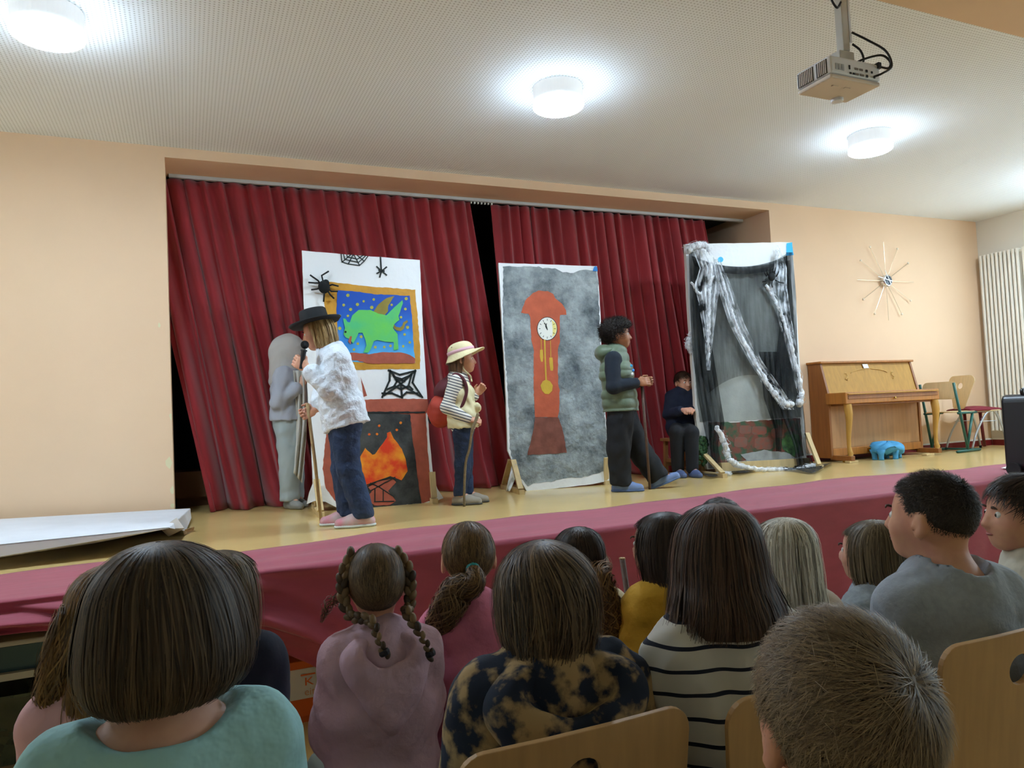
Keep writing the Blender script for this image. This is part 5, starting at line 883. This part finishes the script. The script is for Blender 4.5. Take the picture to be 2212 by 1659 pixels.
for k in range(3): a = (2.2, 3.2, 4.2)[k]; q = pf(a, .33); z_ = nrm(ax_); y_ = nrm(f-z_*(f@z_)); x_ = np.cross(y_, z_); under(MB().ball(c+u*.048-f*.005+x_*q[0]*1.02+y_*q[1]*1.02+z_*q[2], .005, 8, 5).obj('eyelet', mat('eyelet_dark', '5a4a3a', .5)), sh_)
REDB = mat('red_backpack_cloth', 'a83624', .7, bump=(16, .5, 4, .012)); MARB = mat('maroon_backpack_cloth', '551722', .7, bump=(16, .4, 4, .012))
bp = thing('backpack', 'red backpack with maroon lid and straps on the girl in the sun hat', 'backpack', at_depth(955, 865, 5.62)); K = lambda x, y, dd=0: at_depth(x, y, 5.62+dd)
grow('pouch', [ell(K(955, 885), (.105, .12, .125), [R2, F2, v3(0, 0, 1)], .03), ell(K(948, 897), (.075, .10, .085), [R2, F2, v3(0, 0, 1)], .03)], REDB, bp, .008, wr(.007, 50, 31))
grow('lid', [ell(K(962, 842), (.075, .105, .075), [R2, F2, v3(0, 0, 1)], .03), cap(K(975, 820), K(955, 850), .05, .06, .03)], MARB, bp, .008, wr(.005, 24, 32))
for dd in (-.135, .10): under(MB().tube(catmull([K(972, 822, dd), K(984, 808, dd), K(1000, 818, dd-.01), K(1008, 842, dd-.01), K(1000, 872, dd-.01), K(985, 895, dd)], 5), .013, 8).obj('strap', MARB, smooth=True), bp)
under(MB().tube([K(1006, 835, -.14), K(1018, 842, -.02), K(1012, 838, .09)], .009, 8).obj('chest_strap', MARB, smooth=True), bp); under(MB().tube(catmull([K(931, 862), K(927, 880), K(926, 905), K(930, 915)], 4), .006, 6).obj('bottle_cord', CAB, smooth=True), bp)
st = thing('walking_stick', 'crooked branch stick held by the girl with the backpack', 'stick', on_z(1003, 1094, HS)); BARK = mat('branch_bark', '8d7a5a', .8, noise=(50, .4), bump=(60, .5))
under(MB().tube(catmull([on_z(1003, 1094, HS), K(1003, 1060, -.16), K(1006, 1000, -.16), K(1014, 970, -.16), K(1020, 930, -.16), K(1028, 908, -.15), K(1033, 893, -.14)], 5), [.010]*20+[.013]*11, 8).obj('branch', BARK, smooth=True), st)
# -- boy in the quilted vest
J = pose(6.02, (1334, 724), dict(neck=(1326, 762), pel=(1341, 882), shL=(1334, 775, .14), shR=(1324, 777, -.14), elL=(1345, 835, .18), elR=(1325, 836, -.19), wrL=(1380, 826, .02), wrR=(1376, 827, -.12), hipL=(1344, 892, .075), hipR=(1340, 892, -.075), knL=(1378, 968, .07), knR=(1336, 970, -.08), anL=(1420, 1030, .07), anR=(1340, 1040, -.06)), R2, nrm(R2+v3(0, 0, .02)-F2*.08))
J['anL'][2] = HS+.095; J['anR'][2] = HS+.075; J['toL'] = J['anL']+R2*.15+v3(0, 0, .03); J['toR'] = J['anR']+R2*.14-F2*.04; J['tiltL'] = .35
p = person('boy in a green quilted vest striding with a walking stick', J, 1.04, 1.06, SK2, {'R': (R2*.8+v3(0, 0, .1), F2*.9-v3(0, 0, .4), .8), 'L': (R2*.8+v3(0, 0, .1), -F2*.9-v3(0, 0, .2), .8)}, brow=mat('dark_brow', '1c130e', .7))
VESTM = mat('olive_quilt', '5d6d55', .55, bump=(30, .4, 4, .008), sheen=.2)
zr = J['pel'][2]
quilt = lambda X, Y, Z: -.011*np.abs(np.sin((Z-zr)*PI/.075))**.6+.006 + .003*wave(X, Y, Z, 26, 41)
grow('vest', torso(J, .036, 1.06, .01)[1:] + [cap(J['shL'], J['neck'], .05, .07, .03), cap(J['shR'], J['neck'], .05, .07, .03), cap(J['pel']+[0, 0, .02], J['pel'], .135, None, .03), cutp(J['pel']-[0, 0, .02], (0, 0, -1), .3)], VESTM, p, .007, quilt)
grow('vest_hood', [ell(J['neck']-R2*.085+v3(0, 0, .0), (.075, .105, .07), [R2, F2, v3(0, 0, 1)], .03), cap(J['neck']-R2*.03+F2*.07+v3(0, 0, .01), J['neck']+R2*.05+F2*.05-v3(0, 0, .02), .038, .028, .03), cap(J['neck']-R2*.03-F2*.07+v3(0, 0, .01), J['neck']+R2*.05-F2*.05-v3(0, 0, .02), .038, .028, .03)], VESTM, p, .007, wr(.005, 24, 42))
grow('dark_sweater', arm(J, 'L', .018, 1.06, .9) + arm(J, 'R', .018, 1.06, .9) + torso(J, .01, 1.06)[:2], mat('blue_black_jersey', '16202c', .9, bump=(20, .4)), p, .007, wr(.004, 24, 43))
grow('trousers', torso(J, .0, 1.06)[3:4] + leg(J, 'L', .03, 1.06, .98, .024) + leg(J, 'R', .03, 1.06, .98, .024) + [cutp(J['an'+q]-[0, 0, .02], (J['an'+q]-J['kn'+q]), .13) for q in 'LR'], BLKC, p, .0095, wr(.008, 36, 44))
CROC = mat('blue_clog', '6d83ad', .6)
for q in 'LR': shoe(J, q, CROC, p, 1.12, sole=mat('clog_sole', '54688f', .7))
for k, (x, y) in enumerate(((1364, 790), (1368, 800), (1366, 808))): under(MB().ball(at_depth(x, y, 5.86), (.012, .006, .012), 10, 6).obj('badge', [LBLUE, BLUEP, WHITEP][k]), p)
CURLM = hair_mat('black_curly_hair', '0d0a09', '2a1f19', .5); scalp_cap(J, 1.04, p, CURLM, 1.05)
hair_short(J, 1.04, p, CURLM, 3000, .055, .7, (0, -.2, .95), .0032, 45, 11, jit=1.2, curl=.011, base=1.03)
st = thing('walking_stick', 'straight brown walking stick in the hands of the boy in the vest', 'stick', on_z(1404, 1057, HS)); under(MB().tube([on_z(1404, 1057, HS), at_depth(1396, 950, 5.9), at_depth(1385, 815, 5.93)], .011, 8).obj('stick_shaft', mat('brown_stick', '5f4638', .7, noise=(40, .3), bump=(50, .4)), smooth=True), st)
# -- boy sitting beside the cobweb board
J = pose(7.25, (1476, 826), dict(neck=(1472, 848), pel=(1474, 925), shL=(1450, 858, .03), shR=(1494, 858, -.02), elL=(1444, 895, -.02), elR=(1502, 892, -.02), wrL=(1474, 886, -.22), wrR=(1492, 884, -.2), hipL=(1464, 928, .0), hipR=(1484, 928, .0), knL=(1462, 935, -.32), knR=(1494, 935, -.34), anL=(1463, 1008, -.30), anR=(1496, 1008, -.36)), -F2, nrm(-F2+R2*.35-v3(0, 0, .08)))
for q in 'LR': J['an'+q][2] = HS+.07; J['to'+q] = J['an'+q]-F2*.12+R2*.03
J = {k: (np.array([-1, 1, 1])*x*[-1, 1, 1] if isinstance(x, np.ndarray) else x) for k, x in J.items()}
p = person('boy in a navy hoodie sitting beside the cobweb board', J, .96, .92, SK1, {'L': (R2*.6-F2*.5, F2*.5-v3(0, 0, .6), .6), 'R': (-R2*.3-F2*.6, -v3(0, 0, 1), .6)}, brow=MATS['dark_brow'])
grow('hoodie', torso(J, .024, .92) + arm(J, 'L', .022, .92, .88) + arm(J, 'R', .022, .92, .88) + [cap(J['neck']+F2*.05+R2*.05, J['neck']+F2*.05-R2*.05, .04, None, .03), cap(J['neck']+R2*.06, J['neck']-F2*.05, .025, None, .03), cap(J['neck']-R2*.06, J['neck']-F2*.05, .025, None, .03)], NAVY, p, .008, wr(.006, 46, 51))
grow('trousers', torso(J, .0, .92)[3:4] + leg(J, 'L', .016, .92, .97, .01) + leg(J, 'R', .016, .92, .97, .01), BLKC, p, .008, wr(.005, 22, 52))
for q in 'LR': shoe(J, q, mat('blue_slipper', '55658c', .6), p, .95)
hm = hair_mat('dark_brown_hair', '23170f', '4a3323'); scalp_cap(J, .96, p, hm, 1.05); hair_short(J, .96, p, hm, 1400, .05, .25, (0, -.5, .85), .003, 53, 6, sweep=(0, .3, 0), base=1.05)
for z, w_ in ((.40, .3),): 
    stl = thing('stool', 'wooden stool under the boy sitting beside the cobweb board', 'stool', (*J['pel'][:2], HS)); MB().box((0, 0, J['pel'][2]-HS-.105), (.32, .32, .03)).obj('seat', mat('stool_wood', '9b6b3c', .6), stl, bevel=.006)
    for sx in (-1, 1):
        for sy in (-1, 1): MB().bar((sx*.13, sy*.13, 0), (sx*.12, sy*.12, J['pel'][2]-HS-.12), .035).obj('leg', MATS['stool_wood'], stl)
    for sx in (-1, 1): MB().bar((sx*.125, -.13, .14), (sx*.125, .13, .14), .02, .035).obj('stretcher', MATS['stool_wood'], stl); MB().bar((-.13, sx*.125, .10), (.13, sx*.125, .10), .02, .035).obj('stretcher', MATS['stool_wood'], stl)
# ------------------------------------------------------------------ the audience
def seated(px, py, d, s, b, yaw=0, pitch=0, seat=.43, byaw=0, lean=0, spread=1.0, roll=0):
    """(px, py) = middle of the head, d = distance; sits facing the stage"""
    hc = at_depth(px, py, d); J = {'hc': hc}; f = face_dir(yaw, pitch); u0 = nrm(v3(0, 0, 1) + nrm(np.cross(f, (0, 0, 1)))*math.sin(math.radians(roll))); J['hf'], J['hu'], J['hr'] = head_frame(f, u0)
    a = math.radians(byaw); F = v3(math.sin(a), math.cos(a), 0); X = v3(math.cos(a), -math.sin(a), 0); N = hc - J['hf']*.025*s - v3(0, 0, .138*s) - F*.01; J['neck'] = N; J['fwd'] = F; J['gz'] = 0
    J['pel'] = v3(N[0], N[1], seat+.085*b) - F*(.0+lean); z = v3(0, 0, 1)
    for q, sg in (('L', -1), ('R', 1)):
        J['sh'+q] = N + X*sg*.112*b*spread - z*.05*b; J['el'+q] = J['sh'+q] + X*sg*.022*b + F*.05 - z*.215*b; J['wr'+q] = J['el'+q] - X*sg*.07 + F*.19*b - z*.05*b
        J['hip'+q] = J['pel'] + X*sg*.075*b; J['kn'+q] = J['hip'+q] + F*.37*b + X*sg*.03; an = J['kn'+q] + F*.05; an[2] = .075; J['an'+q] = an; J['to'+q] = an + F*.14*b
    return J
HANDS = lambda J: {'L': (J['fwd']-v3(0, 0, .25), v3(0, 0, -1), .45), 'R': (J['fwd']-v3(0, 0, .25), v3(0, 0, -1), .45)}
def spectator(label, J, s, b, skin, top, low, topname='shirt', vox=.012, tv=.0105, sleeve=.9, amp=.006, fr=46, seed=1, t=.022, neckcut=None, extra=(), belly=0, face=True):
    p = person(label, J, s, b, skin, HANDS(J), vox, face=face); P = torso(J, t, b, belly) + arm(J, 'L', t, b, sleeve, .004) + arm(J, 'R', t, b, sleeve, .004) + [cap(J['pel']-[0, 0, .02], J['pel']+[0, 0, .03], .10*b+t+.02, None, .04)] + list(extra)
    if neckcut is not None: P.append(ell(J['neck']+v3(0, 0, neckcut[2])-J['fwd']*.012, (neckcut[0], neckcut[0], neckcut[1]), [nrm(np.cross(J['fwd'], (0, 0, 1))), J['fwd'], v3(0, 0, 1)], .012, True))
    tp = grow(topname, P, top, p, tv, wr(amp, fr, seed)); grow('trousers', torso(J, .004, b)[3:4] + leg(J, 'L', .014, b, .97, .008) + leg(J, 'R', .014, b, .97, .008), low, p, .016)
    for q in 'LR': shoe(J, q, MATS['grey_shoe'], p, b, vox=.012)
    return p, tp
def hood_prims(J, b, drop=.10, w=.095):
    N, F = J['neck'], J['fwd']; X = nrm(np.cross(F, (0, 0, 1))); z = v3(0, 0, 1)
    q = lambda x, y, zz: N+X*x*b+F*y*b+z*zz*b
    P = [cap(q(sg*.07, .0, .0), q(sg*.055, -.06, -.01), .03*b, .034*b, .03) for sg in (-1, 1)] + [cap(q(sg*.07, .0, .0), q(0, .07, -.035), .03*b, .02*b, .03) for sg in (-1, 1)]
    P += [cap(q(sg*w*.75, -.072, -.03), q(0, -.098, -.05-drop), .034*b, .028*b, .07) for sg in (-1, 1)] + [cap(q(-w*.5, -.085, -.06), q(w*.5, -.085, -.06), .034*b, None, .06), cap(q(-w*.25, -.095, -.05-drop*.55), q(w*.25, -.095, -.05-drop*.55), .034*b, None, .06)]
    return P + [ell(q(0, -.10, .005), (w*.55*b, .030*b, .055*b), [X, F, z], .02, True)]
JEANS2 = mat('audience_denim', '2b3650', .85, bump=(60, .3)); DKT = mat('audience_dark_trousers', '1f2126', .9)
BR1 = hair_mat('brown_bob_hair', '271d15', '61503e'); BR2 = hair_mat('ash_brown_hair', '2a2019', '7d674f'); BR3 = hair_mat('long_brown_hair', '2a1e17', '6a5040'); LB = hair_mat('light_brown_hair', '4a3420', '96703f'); DK = hair_mat('dark_brown_hair_b', '1c140e', '3d2d20'); PLT = hair_mat('platinum_hair', '8f8672', 'e2dccb'); DBL = hair_mat('dark_blond_hair', '463928', '7c6b4f'); SBL = hair_mat('short_blond_hair', '5a4836', 'a68e6c', .5); BUZ = hair_mat('buzz_dark_hair', '241e1a', '4a3f36', .6); TIE = mat('hair_tie_dark', '1d1a22', .7)
LONG = lambda hem, w=.115, d=.12: [(.109, .004, .004, -.03), (.104, .034, .038, -.028), (.088, .064, .072, -.023), (.055, .087, .102, -.016), (0, .096, .114, -.012), (-.08, .10, .115, -.018), (-.14, w, d, -.035), (hem*.6-.06, w, d*.9, -.05), (hem, w*.96, d*.75, -.06)]
# 1 bob haircut, mint shirt
MINT = mat('mint_cotton', 'a3d4da', .85, bump=(10, .8, 4, .025)); J = seated(366, 1328, 1.04, .95, 1.08, yaw=22, seat=.47)
p, tp = spectator('girl with a brown chin length bob and mint green shirt, nearest on the left', J, .95, 1.08, SK3, MINT, JEANS2, seed=61, amp=.005, neckcut=(.098, .06, .04), vox=.009, tv=.008, t=.016, fr=44, face=True)
hair_long(J, .95, p, [(.112, .004, .004, -.03), (.107, .036, .04, -.028), (.09, .068, .076, -.024), (.058, .095, .107, -.018), (.01, .111, .121, -.012), (-.04, .119, .126, -.012), (-.075, .116, .122, -.014), (-.098, .102, .112, -.018), (-.108, .084, .098, -.022)], BR1, 5200, .0022, 62, gap=128, fringe=.045, clump=110, mseg=15, hemj=.05, layer=.10, top=.2, tous=.02, stray=.03)
# 2 long light brown hair, pale pink shirt (left)
J = seated(252, 1326, 1.55, 1.0, .95, yaw=8, seat=.42); p, tp = spectator('girl with long light brown hair and pale pink shirt half hidden by the bob haircut', J, 1.0, 1.0, SK1, mat('pale_pink_cotton', 'd9a9ae', .85, bump=(16, .3)), DKT, seed=63)
hair_long(J, 1.0, p, LONG(-.24, .118, .10), LB, 1700, .003, 64, gap=120, clump=50, mseg=14, hemj=.2); bundle('side_hair', [J['hc']-J['hr']*.07-J['hu']*.0, at_depth(158, 1330, 1.46), at_depth(128, 1420, 1.44), at_depth(110, 1500, 1.44), at_depth(108, 1560, 1.44)], [.02, .03, .035, .03, .012], LB, p, 420, 641, .5, .0024)
# 3 child in navy, behind the bob
J = seated(486, 1275, 1.95, 1.0, .9, yaw=35, seat=.41); p, tp = spectator('child in a dark navy sweater partly hidden behind the brown bob', J, 1.0, .9, SK1, mat('navy_sweater_cloth', '171f30', .9, bump=(20, .3)), DKT, seed=65)
hair_long(J, 1.0, p, LONG(-.10, .10, .11), DBL, 900, .003, 66, gap=110, clump=40, mseg=9, hemj=.2)
# 4 braids, lilac hoodie
LIL = mat('lilac_fleece', 'c4a3b1', .9, bump=(14, .7, 5, .02)); J = seated(812, 1262, 1.92, .97, .84, yaw=8, pitch=4, seat=.40); p, tp = spectator('girl with two braids in a lilac hoodie', J, .97, .84, SK1, LIL, mat('grey_green_leggings', '6f7468', .9), 'hoodie', seed=67, tv=.0085, t=.03, amp=.008, fr=46, belly=.01)
under(link('hood', sdf_mesh('hood', hood_prims(J, .88, .13, .12), .006, wr(.004, 40, 68)), None, LIL, True), p)
scalp_cap(J, .97, p, LB, 1.03); hm = hair_mat('braid_brown_hair', '3b2c1f', '7e6546'); hair_short(J, .97, p, hm, 2600, .05, .05, (0, .5, .85), .0026, 69, 7, jit=.15, base=1.035)
c, f, u, r = J['hc'], J['hf'], J['hu'], J['hr']; K4 = lambda x, y, d=1.85: at_depth(x, y, d)
braid([c-r*.055+u*.085, c-r*.085-f*.03+u*.03, c-r*.075-f*.055-u*.05, K4(800, 1340, 1.80), K4(815, 1375, 1.77), K4(826, 1400, 1.76), K4(838, 1425, 1.76)], .017, hm, p, TIE); braid([c+r*.05+u*.085, c+r*.082-f*.03+u*.03, c+r*.078-f*.055-u*.05, K4(878, 1320, 1.83), K4(905, 1365, 1.80), K4(925, 1400, 1.80), K4(936, 1430, 1.80)], .017, hm, p, TIE)
bundle('loose_strands', [c-r*.07+f*.02-u*.02, c-r*.12+f*.0-u*.04, c-r*.14-f*.01-u*.08], [.02, .016, .004], hm, p, 26, 70, 1.4, .0015, core=False)
# 5 ponytail, pink top
PINK = mat('rose_pink_cotton', 'cf7690', .85, bump=(12, .6, 4, .02)); J = seated(1012, 1205, 2.15, .97, .88, yaw=14, pitch=4, seat=.40); p, tp = spectator('girl with a turquoise tied ponytail in a pink top', J, .97, .88, SK1, PINK, DKT, seed=71, amp=.005)
PH = hair_mat('ponytail_brown_hair', '3f2d1d', '8d6e47'); scalp_cap(J, .97, p, PH, 1.03); hair_short(J, .97, p, PH, 2600, .06, .08, (0, .35, .9), .0026, 72, 7, jit=.2, base=1.035)
c, f, u, r = J['hc'], J['hf'], J['hu'], J['hr']; k0 = c-f*.105-u*.005; bundle('ponytail', [k0, k0-f*.03-u*.03, at_depth(990, 1275, 2.03), at_depth(968, 1312, 2.02), at_depth(948, 1348, 2.02), at_depth(938, 1378, 2.02)], [.018, .03, .042, .044, .036, .012], PH, p, 520, 73, .8, .0024)
under(MB().lathe([(.016, -.008), (.02, 0), (.016, .008)], k0, 14, axis=tuple(f)).obj('hair_tie', mat('turquoise_tie', '2f9fa6', .6)), p)
# 6 tousled ash brown hair, tie-dye hoodie
TDYE = mat('tie_dye_fleece', 'a88c62', .9, noise=(19, .5, 5, .47, .58), col2='141e32', bump=(20, .3)); J = seated(1178, 1284, 1.44, .90, 1.14, yaw=24, pitch=0, seat=.44, byaw=6); p, tp = spectator('child with tousled ash brown hair in a navy and tan tie dye hoodie', J, .90, 1.12, SK1, TDYE, DKT, 'hoodie', seed=75, tv=.0085, t=.03, amp=.008, fr=44)
under(link('hood', sdf_mesh('hood', hood_prims(J, 1.12, .08, .14), .007, wr(.005, 34, 76)), None, TDYE, True), p)
hair_long(J, .90, p, [(.118, .004, .004, -.01), (.113, .036, .04, -.012), (.095, .07, .078, -.014), (.06, .098, .11, -.014), (.01, .111, .124, -.012), (-.05, .110, .122, -.016), (-.09, .10, .112, -.022), (-.135, .088, .098, -.03), (-.178, .08, .086, -.036)], BR2, 4600, .0024, 77, gap=128, fringe=.05, clump=90, mseg=13, hemj=.32, jit=.12, layer=.18, wavy=.02, swirl=.5, tous=.05, stray=.1)
# 7 dark brown long hair, cream top
J = seated(1250, 1202, 2.55, .97, .98, yaw=20, seat=.38); p, tp = spectator('girl with dark brown wavy hair in a cream top behind the tie dye hoodie', J, .97, .98, SK1, mat('cream_knit', 'c9bc98', .9, bump=(40, .4)), DKT, seed=79)
hair_long(J, .97, p, LONG(-.05, .095, .10), DK, 1000, .003, 80, gap=118, clump=40, mseg=9, hemj=.3); bundle('wavy_lock', [J['hc']+J['hr']*.08-J['hu']*.03, at_depth(1292, 1250, 2.40), at_depth(1306, 1300, 2.38), at_depth(1318, 1345, 2.38), at_depth(1325, 1385, 2.38)], [.03, .045, .05, .045, .02], LB, p, 360, 81, 1.0, .0026)
# 8 mustard sweater
MUST = mat('mustard_cotton', 'c0911f', .85, bump=(12, .7, 4, .02)); J = seated(1425, 1175, 2.42, .97, 1.0, yaw=-25, seat=.38); p, tp = spectator('girl with dark wavy hair in a mustard yellow sweater', J, .97, 1.0, SK1, MUST, mat('plaid_trousers', '5a2a30', .9, noise=(30, .4)), seed=83)
hair_long(J, .97, p, LONG(-.16, .095, .105), DK, 1300, .003, 84, gap=120, clump=50, mseg=11, hemj=.25, wavy=.03)
# 9 head showing above the long brown hair
J = seated(1556, 1138, 2.75, .97, .98, yaw=5, seat=.38); p, tp = spectator('child whose dark hair just shows above the long brown haired girl', J, .97, .98, SK1, NAVY, DKT, seed=85, vox=.012, tv=.012)
scalp_cap(J, .97, p, DK, 1.04); hair_short(J, .97, p, DK, 1500, .05, .15, (0, -.3, .95), .0028, 86, 6, base=1.045)
# 10 long straight brown hair, striped knit
KNIT = stripe_mat('wide_striped_knit', 'd3cfc6', '1c2030', .042, .17, (0, 0, 1), .35); J = seated(1546, 1192, 1.54, .94, 1.1, yaw=20, seat=.43); p, tp = spectator('girl with long straight brown hair in a white and navy striped knit top', J, .94, 1.1, SK1, KNIT, DKT, 'striped_knit', seed=87, tv=.0085, amp=.010, fr=42, t=.02)
hair_long(J, .94, p, [(.110, .004, .004, -.03), (.105, .034, .038, -.028), (.088, .064, .072, -.023), (.056, .087, .102, -.016), (0, .099, .117, -.012), (-.05, .106, .118, -.02), (-.085, .118, .122, -.035), (-.12, .13, .12, -.05), (-.155, .142, .115, -.055)], BR3, 4400, .0024, 88, gap=125, clump=100, mseg=14, hemj=.3, layer=.14, tous=.03, stray=.08)
# 11 platinum blond
J = seated(1690, 1192, 2.22, .97, .98, yaw=12, seat=.38); p, tp = spectator('girl with long platinum blond hair sitting near the stage', J, .97, .98, SK3, mat('beige_cotton', 'b9a896', .9), DKT, seed=89)
hair_long(J, .97, p, LONG(-.24, .10, .105), PLT, 1900, .0026, 90, gap=122, clump=60, mseg=13, hemj=.18, wavy=.02)
# 12 dark blond, grey hoodie
GH = mat('marled_grey_fleece', '98a2a8', .9, noise=(60, .2), bump=(24, .4, 4, .012)); J = seated(1878, 1190, 2.45, .96, 1.0, yaw=-20, seat=.36, byaw=-10); p, tp = spectator('small girl with dark blond hair in a grey hoodie', J, .96, 1.0, SK3, GH, DKT, 'hoodie', seed=91, t=.03)
under(link('hood', sdf_mesh('hood', hood_prims(J, 1.1, .06, .15), .007, wr(.006, 34, 92)), None, GH, True), p); hair_long(J, .96, p, LONG(-.11, .092, .10), DBL, 1300, .0028, 93, gap=118, clump=50, mseg=10, hemj=.2)
# 13 short dark hair, grey sweater
GSW = mat('blue_grey_sweater', 'a0a8b2', .9, noise=(70, .15), bump=(12, .7, 5, .02)); J = seated(2010, 1118, 1.66, .93, 1.12, yaw=-14, pitch=3, seat=.46, byaw=4); p, tp = spectator('boy with cropped dark hair in a grey sweater', J, .93, 1.12, SK1, GSW, DKT, 'sweater', seed=95, vox=.0075, tv=.0085, fr=40, amp=.005, neckcut=(.068, .045, .035))
scalp_cap(J, .93, p, BUZ, 1.012); hair_short(J, .93, p, BUZ, 9000, .012, .5, (.1, -.6, .75), .0013, 96, 4, jit=.5, base=1.012, lenf=lambda v: .5+1.3*np.clip(v[:, 2]+.1, 0, 1))
# 14 boy at the right edge
J = seated(2205, 1108, 2.1, .98, 1.0, yaw=-58, seat=.42, byaw=-20); p, tp = spectator('boy with dark fringe in a pale beige sweater at the right edge', J, .98, 1.0, SK1, mat('oat_sweater', 'c3bdab', .9, bump=(18, .4, 4, .012)), DKT, 'sweater', seed=97, vox=.0085)
scalp_cap(J, .98, p, DK, 1.05); hair_short(J, .98, p, DK, 2200, .055, .2, (0, -.4, .9), .0026, 98, 7, sweep=(0, .25, 0), base=1.05)
# 15 short blond hair, nearest on the right
J = seated(1818, 1562, .76, 1.01, 1.10, yaw=20, pitch=6, seat=.45); p, tp = spectator('boy with short blond hair, nearest on the right', J, 1.01, 1.10, SK1, mat('charcoal_cotton', '2c2f36', .9), JEANS2, seed=99, vox=.009)
scalp_cap(J, 1.01, p, SBL, 1.01); hair_short(J, 1.01, p, SBL, 15000, .040, .26, (.42, -.66, .62), .0010, 100, 5, jit=.4, base=1.01, lenf=lambda v: .35+1.0*np.clip(v[:, 2]*.8+.55, 0, 1))
# stick standing among the front row
st = thing('walking_stick', 'brown branch stick standing among the front row by the mustard sweater', 'stick', (*at_depth(1350, 1270, 2.7)[:2], 0)); a_ = at_depth(1344, 1206, 2.72); b_ = at_depth(1354, 1275, 2.70); d_ = (b_-a_)/(b_-a_)[2]; e_ = a_+d_*(0-a_[2]); under(MB().tube([a_, e_], .011, 8).obj('stick_shaft', MATS['brown_stick'], smooth=True), st); under(MB().lathe([(.0115, -.002), (.0115, .002)], a_, 10).obj('cut_end', MATS['pale_stick']), st)
# ------------------------------------------------------------------ chairs and benches of the audience
HONEY = mat('honey_beech_ply', 'c29a68', .5, noise=(7, .16, 5), stretch=(7, 7, .5)); PLYE = mat('ply_edge', 'd8b27a', .5, noise=(200, .25), stretch=(.2, 1, 1))
def audience_chair(label, x, y, top):
    t = thing('school_chair', label, 'chair', (x, y, 0), 'wooden audience chairs'); zs = top-.46
    o = shaped_ply('backrest', rrect(.40, .43, 0, .36, .045), circ(0, .285, .033, rz=.03), .011, .18, Matrix.Rotation(math.radians(6), 3, 'X'), (0, .02, top-.36), HONEY, t)
    shaped_ply('seat', rrect(.40, .42, -.21, .21, .06), None, .012, .1, Matrix.Rotation(-PI/2, 3, 'X'), (0, .24, zs), HONEY, t)
    for s in (-1, 1):
        MB().tube([(s*.19, .42, 0), (s*.18, .36, zs-.02)], .012, 8).obj('leg', SILV, t, smooth=True); MB().tube([(s*.19, -.02, 0), (s*.18, .06, zs-.02)], .012, 8).obj('leg', SILV, t, smooth=True); MB().tube([(s*.17, .08, zs-.02), (s*.15, .035, top-.2)], .011, 8).obj('back_upright', SILV, t, smooth=True)
    MB().tube([(-.18, .36, zs-.022), (.18, .36, zs-.022)], .01, 8).obj('crossbar', SILV, t); return t
audience_chair('wooden chair with a round hole behind the tie dye hoodie', .575, -4.965, .945)
audience_chair('wooden chair behind the striped knit top, half hidden by the blond boy', 1.045, -5.02, .955)
audience_chair('wooden chair with a round hole behind the boy in the grey sweater', 1.475, -5.10, .995)
def bench(label, x0, x1, y, z):
    t = thing('bench', label, 'bench', ((x0+x1)/2, y, 0), 'low benches of the front rows'); L = x1-x0; MB().box((0, 0, z-.02), (L, .26, .04)).obj('seat', SHELFW, t, bevel=.008)
    for s in (-1, 1): MB().box((s*(L/2-.15), 0, (z-.04)/2), (.04, .22, z-.04)).obj('leg', SHELFW, t)
bench('low wooden bench under the girls with braids and ponytail', -.1, 1.7, -4.14, .375); bench('low wooden bench nearest the stage under the dark haired girl', 1.0, 2.2, -3.80, .355); bench('low wooden bench under the platinum blond girl', 1.4, 2.6, -4.42, .345)
